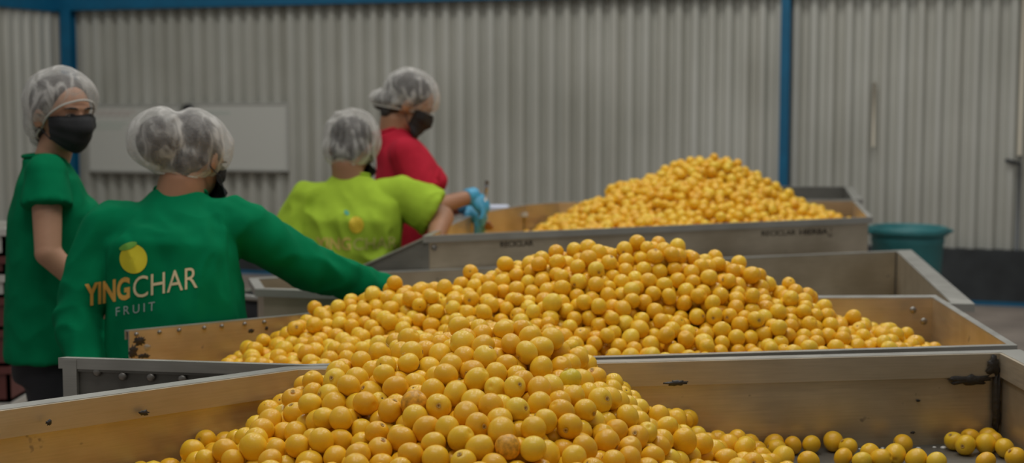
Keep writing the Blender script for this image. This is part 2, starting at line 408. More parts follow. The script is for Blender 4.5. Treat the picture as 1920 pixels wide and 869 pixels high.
# sealant in its far right corner
c = b1r; dn = (b1m-b1r).normalized(); nin = V((-dn.y, dn.x, 0)); nin = nin if nin.y < 0 else -nin
blobpatch(h1, 'sealant', c+dn*.09+V((0, 0, -.058))+nin*.014, dn, V((0, 0, 1)), nin, .055, .012, M_DIRT, 3)
blobpatch(h1, 'sealant', c+dn*.03+V((0, 0, -.025))+nin*.016, dn, V((0, 0, 1)), nin, .018, .022, M_DIRT, 4)
blobpatch(h1, 'sealant', c+dn*.014+V((-.004, 0, -.13))+nin*.012, dn, V((0, 0, 1)), nin, .010, .085, M_DIRT, 5, .008)
pz = PZ(1268, 688, Z1); blobpatch(h1, 'sealant', P(1268, 719, pz.y-.02), dn, V((0, 0, 1)), nin, .026, .006, M_DIRT, 6)
for (x, y, s) in ((1722, 752, 7), (1712, 812, 8), (1622, 786, 9), (1560, 700, 10)):
    q = PZ(x, 668, Z1); blobpatch(h1, 'dirt_spot', P(x, y, q.y-.007), dn, V((0, 0, 1)), nin, .006, .003, M_DIRT, s, .001)
d2 = (b1c-b1b).normalized(); n2 = V((-d2.y, d2.x, 0)); n2 = n2 if n2.y < 0 else -n2
for (x, y, s, ww) in ((270, 775, 11, .011), (92, 793, 12, .006)):
    q = b1b+(b1c-b1b)*((556-x)/556.0); k = P(x, y, q.y-.045); blobpatch(h1, 'sealant', k, d2, V((0, 0, 1)), n2, ww, .006, M_DIRT, s, .002)
M_DROP = plain('water', (.75, .75, .72), rough=.05, spec=1.0)
for (x, y, w_) in ((1530, 846, .006), (1612, 843, .004), (1625, 843, .006), (1634, 843, .004), (1655, 842, .005), (1722, 842, .006), (1752, 840, .005), (1769, 841, .008), (1766, 832, .004)):
    q = PZ(x, y, zb1+.002); MB().lathe(q, [(w_, 0), (w_*.9, w_*.3), (w_*.5, w_*.55), (.0003, w_*.62)], 14).build('water_droplet', M_DROP, h1, True)
# second hopper
f2r = PZ(1891, 649, Z2); f2m = PZ(1170, 670, Z2); f2b = PZ(570, 687, Z2); f2e = PZ(122, 673, Z2)
k2r = PZ(1750, 560, Z2); k2c = PZ(515, 597, Z2); k2e = PZ(240, 623, Z2)
sl = (k2e-k2c); k2b = k2c-sl*((4.33-k2c.y)/(k2c.y-k2e.y)) if abs(k2c.y-k2e.y) > .01 else k2c
H2 = [f2e, f2b, f2m, f2r, k2r, V((k2b.x, 4.33, Z2)), k2c, k2e]
h2, p2_, i2_, zb2 = hopper('second steel hopper, its worn left chute standing in front of the long-sleeved green shirt', H2, .22, [.012, .018, .018, .018, .05, .02, .012, .012, .012], mats=[M_STEEL_D]*3+[M_STEEL]*5, legs=[0, 2, 3, 4, 5, 7], skip=(7,))
d3 = (f2b-f2e).normalized(); nf = V((d3.y, -d3.x, 0))
bolts(h2, [P(x, y, (f2e.y+(f2b.y-f2e.y)*(x-122)/448.0)-.006) for x, y in ((182, 698), (230, 706), (283, 708), (342, 711))], nf, .011)
MB().prism([f2e+nf*.002+d3*.0, f2e+d3*.035+nf*.002, f2e+d3*.035+nf*.014, f2e+nf*.014], (0, 0, -.215)).build('end_post', M_RIM, h2)
MB().prism([f2e+nf*.002+d3*.035, f2e+d3*.58+nf*.002, f2e+d3*.58+nf*.010, f2e+d3*.035+nf*.010], (0, 0, -.028)).build('stiffener', M_STEEL_D, h2)
d4 = (k2c-k2e).normalized(); nb = V((d4.y, -d4.x, 0))
for (x, y, s, w_, h_) in ((334, 637, 21, .011, .007), (374, 634, 22, .008, .005), (470, 621, 23, .011, .008), (262, 640, 24, .016, .013), (250, 660, 25, .012, .018), (276, 652, 27, .01, .01), (270, 668, 26, .018, .008), (500, 616, 28, .006, .006)):
    yy = k2e.y+(k2c.y-k2e.y)*(x-240)/275.0
    blobpatch(h2, 'rust_spot', P(x, y, yy-.006), d4, V((0, 0, 1)), nb, w_, h_, M_DIRT if s != 27 else M_RIM, s, .001)
bolts(h2, [k2e+(k2c-k2e)*u+V((0, 0, -.008))+nb*.004 for u in (.05, .2, .33, .5, .62, .78, .92)], nb, .006)
bolts(h2, [P(1712, 582, k2r.y-.05), P(1732, 603, k2r.y-.05)], (0, -1, 0), .011)
# third hopper
k3r = PZ(1683, 473, Z3); f3r = PZ(1815, 570, Z3); k3l = PZ(690, 514, Z3)
H3 = [V((-.86, 4.83, Z3)), V((-.15, 4.68, Z3)), V((f3r.x-.05, f3r.y, Z3)), V((k3r.x, k3r.y, Z3)), k3l, V((-.93, 5.10, Z3))]
h3, p3_, i3_, zb3 = hopper('empty steel hopper behind the middle heap, its bare back panel seen at right', H3, .24, [.03, .03, .065, .03, .03, .03], mats=[M_STEEL]*6, legs=[0, 2, 3, 4])
c = V((k3r.x, k3r.y, Z3)); MB().prism([c+V((-.014, -.006, 0)), c+V((.004, -.02, 0)), c+V((.004, -.01, 0)), c+V((-.012, -.002, 0))], (0, 0, -.24)).build('corner_seam', M_DIRT, h3)
# far hopper
f4r = PZ(1628, 409, Z4); f4l = PZ(805, 444, Z4); e4 = PZ(892, 402, Z4); k4c = PZ(1048, 381, Z4); k4r = PZ(1600, 378, Z4); k4m = PZ(985, 386, Z4)
H4 = [f4l, f4r, k4r, k4c, k4m, e4]
h4, p4_, i4_, zb4 = hopper('far steel hopper with dark stencilled writing on its front, carrying the distant heap', H4, .20, [.012, .02, .02, .02, .02, .02], legs=[0, 1, 2, 3])
g0 = f4l+V((0, -.01, 0)); g1 = P(668, 506, f4l.y-.01)
MB().prism([g0, V((g0.x, g0.y, .80)), V((g1.x-.0, g1.y, .72)), g1], (0, .006, 0)).build('chute_guard', M_STEEL_D, h4)
MB().prism([g0+V((0, -.008, 0)), g1+V((0, -.008, 0)), g1+V((0, .014, 0)), g0+V((0, .014, 0))], (0, 0, .006)).build('guard_rim', M_RIM, h4)
# fifth hopper, just showing behind
k5r = PZ(1584, 351, 1.0)
H5 = [V((.9, k4r.y+.12, 1.0)), V((k4r.x+.03, k4r.y+.12, 1.0)), k5r, V((.95, k5r.y, 1.0))]
hopper('farthest steel hopper, only its right end showing behind the distant heap', H5, .2, [.02, .05, .02, .02], mats=[M_STEEL_D]*4)

# stencilled writing on the far hopper
def text_mesh(body, size, bold=0, space=1.0):
    cu = bpy.data.curves.new('t', 'FONT'); cu.body = body; cu.size = size; cu.offset = bold; cu.space_character = space; cu.resolution_u = 4
    o = bpy.data.objects.new('t', cu); COL.objects.link(o)
    dg = bpy.context.evaluated_depsgraph_get(); me = bpy.data.meshes.new_from_object(o.evaluated_get(dg))
    bpy.data.objects.remove(o); return me
M_INK = plain('stencil_ink', (.06, .045, .03), rough=.7)
def flat_text(name, body, A, B, hgt, parent, mat, off, bold=0):
    """text from A to B (baseline), lifted off the surface by vector off"""
    me = text_mesh(body, 1.0, bold); xs = [v.co.x for v in me.vertices]; ys = [v.co.y for v in me.vertices]
    x0, x1, y0, y1 = min(xs), max(xs), min(ys), max(ys)
    vs = [A+(B-A)*((v.co.x-x0)/(x1-x0))+V((0, 0, hgt))*((v.co.y-y0)/(y1-y0))+off for v in me.vertices]
    return obj(name, vs, [tuple(p.vertices) for p in me.polygons], mat, parent)
def on_front4(px, py):
    u = (px-805)/(1628-805.0)
    best = None
    v = ray(px, py); d = (f4r-f4l).xy; nn = V((d.y, -d.x, 0)); o = V((0, 0, CAMZ)); tt = (f4l-o).dot(nn)/v.dot(nn); return o+v*tt
nf4 = V(((f4r-f4l).y, -(f4r-f4l).x, 0)).normalized()
flat_text('stencilled_writing', 'RECICLAR', on_front4(1428, 443), on_front4(1492, 441), .022, h4, M_INK, nf4*.002, .008)
flat_text('stencilled_writing', 'HIERBA', on_front4(1499, 441), on_front4(1552, 439), .024, h4, M_INK, nf4*.002, .02)
flat_text('stencilled_writing', 'RECICLAR', on_front4(938, 464), on_front4(1000, 461), .022, h4, M_INK, nf4*.002, .02)
bolts(h4, [on_front4(814, 465)], nf4, .012)

# ------------------------------------------------------------------ heaps of fruit
R0 = .0222; D0 = 2*R0
def prof(points, d):
    q = [P(x, y, d) for x, y in points]; return np.array([p.x for p in q]), np.array([p.z for p in q])
Y1, Y2, Y4 = 3.0, 3.92, 6.85
PX1 = prof([(150, 900), (230, 862), (300, 806), (400, 768), (470, 733), (555, 702), (640, 655), (720, 628), (800, 604), (880, 588), (980, 592), (1060, 618), (1130, 668), (1200, 722), (1260, 760), (1310, 792), (1370, 818), (1440, 848), (1510, 880), (1560, 920)], Y1)
PX2 = prof([(300, 730), (400, 668), (460, 632), (515, 604), (560, 572), (620, 548), (700, 520), (820, 494), (900, 474), (1050, 442), (1130, 430), (1220, 416), (1300, 432), (1420, 483), (1520, 528), (1600, 568), (1680, 606), (1760, 648), (1800, 700)], Y2)
PX4 = prof([(985, 445), (1040, 413), (1100, 364), (1160, 334), (1250, 300), (1290, 278), (1345, 274), (1400, 298), (1470, 334), (1540, 378), (1575, 412)], Y4)
def inside(poly, x, y, m=0.0):
    ok = np.ones_like(x, bool); n = len(poly); c = np.zeros_like(x, bool)
    dmin = np.full_like(x, 9.0)
    for i in range(n):
        a = poly[i]; b = poly[(i+1) % n]
        cond = ((a.y > y) != (b.y > y)) & (x < (b.x-a.x)*(y-a.y)/((b.y-a.y) if abs(b.y-a.y) > 1e-9 else 1e-9)+a.x)
        c ^= cond
        ex, ey = b.x-a.x, b.y-a.y; L = ex*ex+ey*ey; t = np.clip(((x-a.x)*ex+(y-a.y)*ey)/L, 0, 1)
        dmin = np.minimum(dmin, np.hypot(x-a.x-t*ex, y-a.y-t*ey))
    return c & (dmin >= m)
def bumpy(x, y, s, a):
    return a*(np.sin(x*s+1.3*np.sin(y*s*.8))+np.sin(y*s*1.1+1.7*np.cos(x*s*.7)))*.5
def h1f(x, y):
    R = np.interp(x, *PX1); b = zb1
    s = np.where(y < Y1, 1-.80*np.clip((Y1-y), 0, 2)**1.0/.95, 1-.10*np.clip((y-Y1)/.25, 0, 1)-2.2*np.clip(y-3.24, 0, 1))
    return b+(R-b)*np.clip(s, 0, 1)+bumpy(x, y, 13, .012)*(R > .8)
def h2f(x, y):
    R = np.interp(x, *PX2); fr_ = np.minimum(Z2-.012+.0*x, R)
    s = np.clip((y-3.40)/(Y2-3.40), 0, 1); s = s**.9
    k = np.clip((y-Y2)/(4.30-Y2), 0, 1)
    hh = np.where(y < Y2, fr_+(R-fr_)*s, R-(R-np.minimum(R, Z2-.05))*k)
    return hh+bumpy(x, y, 11, .010)
def h4f(x, y):
    R = np.interp(x, *PX4); fr_ = np.minimum(Z4-.01, R)
    s = np.clip((y-5.75-.45*np.clip(x+.1, 0, 1.7)/1.7)/(Y4-5.95), 0, 1)
    k = np.clip((y-Y4)/.5, 0, 1)
    return np.where(y < Y4, fr_+(R-fr_)*s, R-(R-np.minimum(R, Z4-.05))*k)+bumpy(x, y, 9, .012)
def pack(hf, dom, x0, x1, y0, y1, zb, band, r_mean, seed, iters=60):
    """drop round fruit onto the heap: seeds in a band under the heap's surface, then settled by relaxation"""
    g = np.random.default_rng(seed)
    n = int((x1-x0)*(y1-y0)*band*.60/(4/3*math.pi*r_mean**3))
    x = g.uniform(x0, x1, n); y = g.uniform(y0, y1, n); h = hf(x, y); r = np.clip(g.normal(r_mean, r_mean*.055, n), r_mean*.85, r_mean*1.12)
    lo = np.maximum(zb+r, h-band); z = lo+(np.maximum(h-r, lo)-lo)*g.uniform(0, 1, n)
    r = r*np.where(y < 3.0, 1.07, 1.0)
    keep = dom(x, y, z) & (h > zb+r*1.4)
    thin = np.clip((h-zb)/band, .15, 1); keep &= g.uniform(0, 1, n) < thin
    X = np.stack([x, y, z], 1)[keep]; r = r[keep]; n = len(r)
    pi = pj = None
    for it in range(iters):
        if it % 5 == 0:
            kd = kdtree.KDTree(n)
            for i in range(n): kd.insert(X[i], i)
            kd.balance(); a = []; b = []
            for i in range(n):
                for (_, j, dd) in kd.find_range(X[i], r_mean*2.7):
                    if j > i: a.append(i); b.append(j)
            pi = np.array(a); pj = np.array(b)
        X[:, 2] -= .0010
        d = X[pj]-X[pi]; L = np.linalg.norm(d, axis=1)+1e-9; ov = (r[pi]+r[pj])*.985-L; mk = ov > 0
        c = d[mk]/L[mk, None]*(ov[mk]*.45)[:, None]
        np.add.at(X, pi[mk], -c); np.add.at(X, pj[mk], c)
        fl = np.maximum(zb+r*.98, hf(X[:, 0], X[:, 1])-band)
        X[:, 2] = np.maximum(X[:, 2], fl)
        top = hf(X[:, 0], X[:, 1])-r+.006
        X[:, 2] = np.where(X[:, 2] > np.maximum(top, fl), X[:, 2]-.35*(X[:, 2]-np.maximum(top, fl)), X[:, 2])
        ok = dom(X[:, 0], X[:, 1], X[:, 2])
        if it > 5:
            bad = ~ok
            X[bad] = Xp[bad]
        Xp = X.copy()
    ok = dom(X[:, 0], X[:, 1], X[:, 2])
    return X[ok], r[ok]
in1 = [V((p.x, p.y)) for p in i1_]; in2 = [V((p.x, p.y)) for p in i2_]; in4 = [V((p.x, p.y)) for p in i4_]
def dom12(x, y, z):
    a = inside(in1, x, y, .020) & (y > 2.12); b = inside(in2, x, y, .020)
    bridge = (x > -.46) & (x < .23) & (y > 3.1) & (y < 3.5) & (z > max(Z1, Z2)+.024)
    return a | b | bridge
def h12(x, y):
    i2 = inside(in2, x, y, 0.0)
    br = (x > -.46) & (x < .23)
    a = h1f(x, y); b = h2f(x, y)
    return np.where(i2, np.where(br, np.maximum(a, b), b), a)
XA, RA = pack(h12, dom12, -1.2, 1.3, 2.12, 4.36, zb1+.002, .098, R0, 1)
XB, RB = pack(h4f, lambda x, y, z: inside(in4, x, y, .03), -.4, 1.8, 5.3, 7.45, zb4+.002, .085, R0*1.08, 2, 45)
# loose fruit on the bare tray at the right (photo x, y of their centres)
LOOSE = [(1448, 814, 1.0), (1458, 838, 1.), (1480, 834, .95), (1508, 834, 1.), (1562, 828, 1.08), (1590, 839, 1.), (1693, 833, 1.), (1817, 811, .98), (1792, 829, 1.), (1807, 834, 1.05), (1846, 816, 1.), (1853, 832, 1.1), (1887, 822, 1.), (1897, 841, 1.), (1904, 858, 1.05),
         (1588, 860, 1.), (1609, 864, .95), (1632, 852, 1.), (1652, 861, 1.), (1678, 853, 1.1), (1722, 862, 1.), (1752, 866, 1.), (1848, 866, 1.), (1516, 866, 1.)]
lo_X = []; lo_r = []
for (x, y, s) in LOOSE:
    r = R0*s; q = PZ(x, y, zb1+.002+r)
    if y < 816: q = P(x, y, 3.30)
    lo_X.append([q.x, min(q.y, 3.345), q.z]); lo_r.append(r)
lo_X = np.array(lo_X); lo_r = np.array(lo_r)
# settle the loose ones against each other and the back panel
backy = lambda x: np.interp(x, [b1m.x, b1r.x], [b1m.y, b1r.y])
for it in range(80):
    lo_X[:, 2] -= .0008
    for i in range(len(lo_r)):
        for j in range(i+1, len(lo_r)):
            d = lo_X[j]-lo_X[i]; L = np.linalg.norm(d)+1e-9; ov = lo_r[i]+lo_r[j]-L
            if ov > 0: lo_X[i] -= d/L*ov*.5; lo_X[j] += d/L*ov*.5
    lo_X[:, 2] = np.maximum(lo_X[:, 2], zb1+.002+lo_r)
    lo_X[:, 1] = np.minimum(lo_X[:, 1], backy(lo_X[:, 0])-lo_r-.012)
    lo_X[:, 0] = np.minimum(lo_X[:, 0], b1r.x-.02-lo_r)
# heap fruit may not sit in a loose one
kd = kdtree.KDTree(len(lo_r)); [kd.insert(p, i) for i, p in enumerate(lo_X)]; kd.balance()
ok = np.array([kd.find(p)[2] > D0*.99 for p in XA]); XA, RA = XA[ok], RA[ok]
ok = ~((XA[:, 0] > .62) & (XA[:, 1] < 3.36)); XA, RA = XA[ok], RA[ok]
# which show largest: an item buffer of all balls from the photo's viewpoint
ALLX = np.concatenate([XA, XB, lo_X]); ALLR = np.concatenate([RA, RB, lo_r]); nA, nB, nL_ = len(RA), len(RB), len(lo_r)
S = .5; BW, BH = 960, 435; buf = np.full((BH, BW), -1, int)
PR = np.array([proj(p) for p in ALLX]); order = np.argsort(-PR[:, 2])
for i in order:
    u, v, dd = PR[i]; u *= S; v *= S; rr = ALLR[i]*F/dd*S
    x0, x1 = int(max(0, u-rr)), int(min(BW-1, u+rr)+1); y0, y1 = int(max(0, v-rr)), int(min(BH-1, v+rr)+1)
    if x0 >= x1 or y0 >= y1: continue
    yy, xx = np.mgrid[y0:y1, x0:x1]; mk = (xx-u)**2+(yy-v)**2 <= rr*rr
    buf[y0:y1, x0:x1][mk] = i
vis = np.bincount(buf[buf >= 0], minlength=len(ALLR))
vis[nA+nB:] = 10**6
top300 = list(np.argsort(-vis)[:300])
print('FRUIT total', len(ALLR), 'visible', int((vis > 8).sum()), 'near cut area', vis[top300[-1]])

def fruit_template(seg, thetas, seed, squash=1.0):
    r = random.Random(seed); vs = []; fs = []; mi = []
    lob = r.uniform(.02, .06); ph = r.uniform(0, 6)
    def rad(t, a):
        q = 1+lob*math.cos(2*a+ph)*math.sin(t)**2+.012*math.cos(3*a+ph*2)*math.sin(t)
        dim = .12*math.exp(-(t/.27)**2)+.04*math.exp(-((math.pi-t)/.16)**2)
        return q-dim
    vs.append(V((0, 0, rad(0, 0)*squash)))
    for t in thetas:
        for k in range(seg):
            a = k*2*math.pi/seg; q = rad(t, a); vs.append(V((q*math.sin(t)*math.cos(a), q*math.sin(t)*math.sin(a), q*math.cos(t)*squash)))
    vs.append(V((0, 0, -rad(math.pi, 0)*squash)))
    n = len(thetas)
    for k in range(seg):
        fs.append((0, 1+k, 1+(k+1) % seg)); mi.append(1)
    for i in range(n-1):
        for k in range(seg):
            a = 1+i*seg+k; b = 1+i*seg+(k+1) % seg; fs.append((a, a+seg, b+seg, b)); mi.append(1 if thetas[i+1] < .125 else 0)
    L = len(vs)-1
    for k in range(seg): fs.append((1+(n-1)*seg+(k+1) % seg, 1+(n-1)*seg+k, L)); mi.append(0)
    return vs, fs, mi
TF = [.06, .12, .18, .26, .36, .50]+[.5+.155*k for k in range(1, 17)]
TL = [.11, .22, .45]+[.45+.335*k for k in range(1, 8)]
fine_me = []
for s in range(7):
    vs, fs, mi = fruit_template(28, TF, s, [1.0, .91, 1.08, .96, 1.14, .88, 1.02][s])
    me = bpy.data.meshes.new('yellow_fruit'); me.from_pydata([tuple(v) for v in vs], [], fs); me.materials.append(M_FRUIT)
    me.polygons.foreach_set('use_smooth', [True]*len(fs)); fine_me.append(me)
    if s == 0:
        keep = [i for i, m_ in enumerate(mi) if m_ == 1]
scar_me = bpy.data.meshes.new('stem_scar')
sv = []; sf = []
for i, (rr, zz) in enumerate(((.03, .912), (.07, .908), (.12, .930), (.185, .962), (.195, .94))):
    sv += [(rr*(1+.12*math.sin(5*k))*math.cos(k*2*math.pi/14), rr*(1+.12*math.sin(5*k))*math.sin(k*2*math.pi/14), zz) for k in range(14)]
for i in range(4): sf += [(i*14+k, i*14+(k+1) % 14, (i+1)*14+(k+1) % 14, (i+1)*14+k) for k in range(14)]
sf.append(tuple(range(14))[::-1]); scar_me.from_pydata(sv, [], sf); scar_me.materials.append(M_SCAR); scar_me.materials.append(M_SCAR2); scar_me.polygons.foreach_set('material_index', [0]*14+[1]*42+[0]); scar_me.polygons.foreach_set('use_smooth', [True]*len(sf))
greenme = fine_me[1].copy(); greenme.materials[0] = M_FGREEN
brownme = fine_me[2].copy(); brownme.materials[0] = M_FBROWN

def rand_rot(g, toward=None):
    q = g.normal(size=4); q /= np.linalg.norm(q)
    from mathutils import Quaternion
    return Quaternion(q)
g = np.random.default_rng(11)
def nearest_vis(px, py, pool):
    return min(pool, key=lambda i: (PR[i][0]-px)**2+(PR[i][1]-py)**2+(0 if vis[i] > 60 else 1e6))
heap_ids = [i for i in top300 if i < nA+nB]
special = {}
for (x, y, nm) in ((1066, 703, 'g'), (755, 757, 'b'), (962, 856, 'b2')):
    special[nearest_vis(x, y, heap_ids)] = nm
# loose labels, told apart by place
LL = ['loose yellow fruit against the back panel, first to the right of the nearest heap', 'yellow fruit at the foot of the nearest heap, just below the first loose one', 'small yellow fruit leaning on the heap foot, left of the lone one on the tray',
      'yellow fruit standing alone on the tray just right of the heap foot', 'large yellow fruit of the touching pair in the middle of the bare tray', 'smaller right-hand fruit of the touching pair in the middle of the bare tray', 'single yellow fruit standing alone against the back panel right of the pair',
      'highest yellow fruit of the left cluster by the far right corner', 'leftmost yellow fruit of the cluster by the far right corner', 'front yellow fruit of the left cluster by the far right corner', 'rear yellow fruit of the pair between the two corner clusters',
      'large front fruit of the pair between the two corner clusters', 'rearmost yellow fruit against the right end wall of the tray', 'middle yellow fruit of the three along the right end wall', 'front yellow fruit of the three along the right end wall',
      'leftmost yellow fruit of the row at the bottom edge on the bare tray', 'second from left in the row of fruit at the bottom edge on the bare tray', 'third from left in the row of fruit at the bottom edge on the bare tray', 'fourth from left in the row of fruit at the bottom edge on the bare tray',
      'large high fruit at the right of the touching row at the bottom edge', 'first yellow fruit right of the bottom-edge row', 'second yellow fruit right of the bottom-edge row', 'lone yellow fruit cut by the bottom edge below the far right corner', 'yellow fruit cut by the bottom edge just right of the heap foot']
def zone(px, py):
    if px < 470: return 'smooth round yellow fruit on the left foot of the nearest heap'
    if px > 1130: return 'smooth round yellow fruit on the right slope of the nearest heap'
    if py < 700: return 'smooth round yellow fruit on the crest of the nearest heap'
    if px < 800: return 'smooth round yellow fruit on the front left face of the nearest heap'
    return 'smooth round yellow fruit on the front right face of the nearest heap'
S300 = set(top300); first = True
for idx in top300:
    me = fine_me[int(g.integers(0, 7))]; nm = special.get(idx)
    if nm == 'g': me = greenme
    if nm in ('b', 'b2'): me = brownme
    o = bpy.data.objects.new('yellow_fruit', me); COL.objects.link(o)
    o.location = ALLX[idx]; r = ALLR[idx]; o.scale = (r, r, r); o.rotation_mode = 'QUATERNION'
    q = rand_rot(g)
    o.rotation_quaternion = q
    o['category'] = 'fruit'
    if idx >= nA+nB: o['label'] = LL[idx-nA-nB]; o['group'] = 'loose fruit on the bare tray'
    else:
        o['group'] = 'fruit heaped in the nearest hopper'
        o['label'] = {'g': 'green-tinged yellow fruit near the crest of the nearest heap', 'b': 'orange-brown blemished fruit in the middle of the nearest heap', 'b2': 'orange-brown fruit at the bottom edge of the picture, in the nearest heap'}.get(nm) or zone(PR[idx][0], PR[idx][1])
    view = (V((0, 0, CAMZ))-V(ALLX[idx])).normalized()
    if not nm and idx < nA+nB and (q @ V((0, 0, 1))).dot(view) > .62: o['label'] = o['label'].replace('smooth round yellow fruit', 'yellow fruit showing its round stem scar,')
    if (q @ V((0, 0, 1))).dot(view) > -.1:
        c = bpy.data.objects.new('stem_scar', scar_me); COL.objects.link(c); c.parent = o
# the rest as one object
tv, tf, tm = fruit_template(14, TL, 3); tv = np.array([tuple(v) for v in tv]); nv = len(tv)
quads = [f for f in tf if len(f) == 4]; tris = [f for f in tf if len(f) == 3]; mq = [m_ for f, m_ in zip(tf, tm) if len(f) == 4]; mt = [m_ for f, m_ in zip(tf, tm) if len(f) == 3]
tf2 = quads+tris; tm2 = mq+mt
rest = [i for i in range(nA+nB) if i not in S300]
VS = np.zeros((len(rest)*nv, 3), np.float32); TI = np.zeros(len(rest)*nv, np.float32)
for k, i in enumerate(rest):
    m3 = np.array(rand_rot(g).to_matrix()); sc = ALLR[i]*np.array([1, g.uniform(.95, 1.05), g.uniform(.9, 1.1)])
    VS[k*nv:(k+1)*nv] = (tv*sc) @ m3.T+ALLX[i]; TI[k*nv:(k+1)*nv] = g.uniform()
off = np.arange(len(rest))[:, None, None]*nv
Q = (np.array(quads)[None]+off).reshape(-1); T = (np.array(tris)[None]+off).reshape(-1)
nq, nt_ = len(quads)*len(rest), len(tris)*len(rest)
me = bpy.data.meshes.new('heaped_fruit'); me.vertices.add(len(VS)); me.vertices.foreach_set('co', VS.reshape(-1))
me.loops.add(len(Q)+len(T)); me.loops.foreach_set('vertex_index', np.concatenate([Q, T]))
me.polygons.add(nq+nt_); me.polygons.foreach_set('loop_start', np.concatenate([np.arange(nq)*4, nq*4+np.arange(nt_)*3]))
me.materials.append(M_FRUIT_S); me.materials.append(M_SCAR)
me.polygons.foreach_set('material_index', np.concatenate([np.tile(mq, len(rest)), np.tile(mt, len(rest))]))
me.polygons.foreach_set('use_smooth', [True]*(nq+nt_))
at = me.attributes.new('tint', 'FLOAT', 'POINT'); at.data.foreach_set('value', TI)
me.update(calc_edges=True); me.validate()
hf_o = bpy.data.objects.new('heaped_fruit', me); COL.objects.link(hf_o)
tag(hf_o, 'countless small yellow fruit making up the middle and distant heaps and the depth of the nearest', 'fruit', 'heaped fruit', 'stuff')

# ------------------------------------------------------------------ people
def ico(sub):
    bm = bmesh.new(); bmesh.ops.create_icosphere(bm, subdivisions=sub, radius=1); vs = [v.co.copy() for v in bm.verts]; fs = [tuple(v.index for v in f.verts) for f in bm.faces]; bm.free(); return vs, fs
ICO = ico(3)
class Body:
    def __init__(s): s.m = MB()
    def ell(s, c, ax, rad):                  # ax: three unit vectors
        c = V(c); s.m.add([c+ax[0]*v.x*rad[0]+ax[1]*v.y*rad[1]+ax[2]*v.z*rad[2] for v in ICO[0]], ICO[1]); return s
    def cap(s, a, b, ra, rb, flat=False):
        a = V(a); b = V(b); t = (b-a).normalized(); x = t.orthogonal().normalized(); y = t.cross(x); n = 20
        if not flat: s.ell(a, (x, y, t), (ra,)*3); s.ell(b, (x, y, t), (rb,)*3)
        vs = [a+(x*math.cos(k*2*math.pi/n)+y*math.sin(k*2*math.pi/n))*ra for k in range(n)]+[b+(x*math.cos(k*2*math.pi/n)+y*math.sin(k*2*math.pi/n))*rb for k in range(n)]
        fs = [(k, (k+1) % n, n+(k+1) % n, n+k) for k in range(n)]+[tuple(range(n))[::-1], tuple(range(n, 2*n))]
        s.m.add(vs, fs); return s
    def loft(s, rings, n=32):                # (centre, lateral vec * r, depth vec * r)
        vs = []; fs = []
        for (c, ax, ay) in rings:
            for k in range(n):
                a = k*2*math.pi/n; ca, sa = math.cos(a), math.sin(a)
                ca = math.copysign(abs(ca)**.85, ca); sa = math.copysign(abs(sa)**.85, sa)
                vs.append(V(c)+V(ax)*ca+V(ay)*sa)
        for i in range(len(rings)-1): fs += [(i*n+k, i*n+(k+1) % n, (i+1)*n+(k+1) % n, (i+1)*n+k) for k in range(n)]
        fs += [tuple(range(n))[::-1], tuple(range((len(rings)-1)*n, len(rings)*n))]
        s.m.add(vs, fs); return s
    def mesh(s, voxel, smooth=6, fac=.5):
        o = s.m.build('tmp', [], None); md = o.modifiers.new('r', 'REMESH'); md.mode = 'VOXEL'; md.voxel_size = voxel; md.use_smooth_shade = True
        if smooth: sm = o.modifiers.new('s', 'SMOOTH'); sm.iterations = smooth; sm.factor = fac
        dg = bpy.context.evaluated_depsgraph_get(); me = bpy.data.meshes.new_from_object(o.evaluated_get(dg))
        bpy.data.objects.remove(o)
        return [v.co.copy() for v in me.vertices], [tuple(p.vertices) for p in me.polygons]
def folds(vs, fs, amp, sc, seed, stretch=(1, 1, 1), calm=None):
    bm = bmesh.new(); bv = [bm.verts.new(v) for v in vs]
    for f in fs:
        try: bm.faces.new([bv[i] for i in f])
        except ValueError: pass
    bm.normal_update(); out = []
    for v in bm.verts:
        q = V((v.co.x*stretch[0], v.co.y*stretch[1], v.co.z*stretch[2]))*sc+V((seed*3.1, seed*1.7, 0))
        w_ = V((noise.noise(q*.5), noise.noise(q*.5+V((9, 0, 0))), noise.noise(q*.5+V((0, 9, 0)))))
        a = 1-abs(noise.noise(q+w_*1.2))*2.2; b = noise.noise(q*2.3+w_)
        k_ = 1 if calm is None else min(1, max(0, ((v.co-calm).length-.09)/.12))
        out.append(v.co+v.normal*amp*k_*(a*.8+b*.35))
    bm.free(); return out
def hand(B, wrist, direc, palmn, r=1.0, curl=.5, side=1):
    """palm, four fingers of different length bent at two joints, thumb from the side of the palm; curls towards palmn"""
    d = V(direc).normalized(); n = V(palmn); n = (n-d*n.dot(d)).normalized(); s = d.cross(n)*side
    w0 = V(wrist); B.ell(w0+d*.045*r, (s, n, d), (.038*r, .016*r, .05*r))
    for k, (u, L) in enumerate(((-.028, .066), (-.009, .076), (.010, .071), (.028, .056))):
        a = w0+d*.078*r+s*u*r; t1 = (d*math.cos(curl*.7)+n*math.sin(curl*.7)+s*u*2).normalized(); b = a+t1*L*.5*r
        t2 = (d*math.cos(curl*1.7)+n*math.sin(curl*1.7)).normalized(); c = b+t2*L*.5*r
        B.cap(w0+d*.05*r+s*u*.9*r, a, .010*r, .0095*r).cap(a, b, .0095*r, .0085*r).cap(b, c, .0085*r, .0075*r)
    a = w0+d*.02*r-s*.030*r; b = a+(d*.6-s*.7+n*.25).normalized()*.035*r; c = b+(d*.9-s*.15+n*.45).normalized()*.03*r
    B.cap(w0+d*.015*r-s*.012*r, a, .013*r, .012*r).cap(a, b, .012*r, .010*r).cap(b, c, .010*r, .0085*r)
def frame(f, up=V((0, 0, 1))):
    f = V(f).normalized(); l = up.cross(f).normalized(); u = f.cross(l); return l, f, u      # left, forward, up
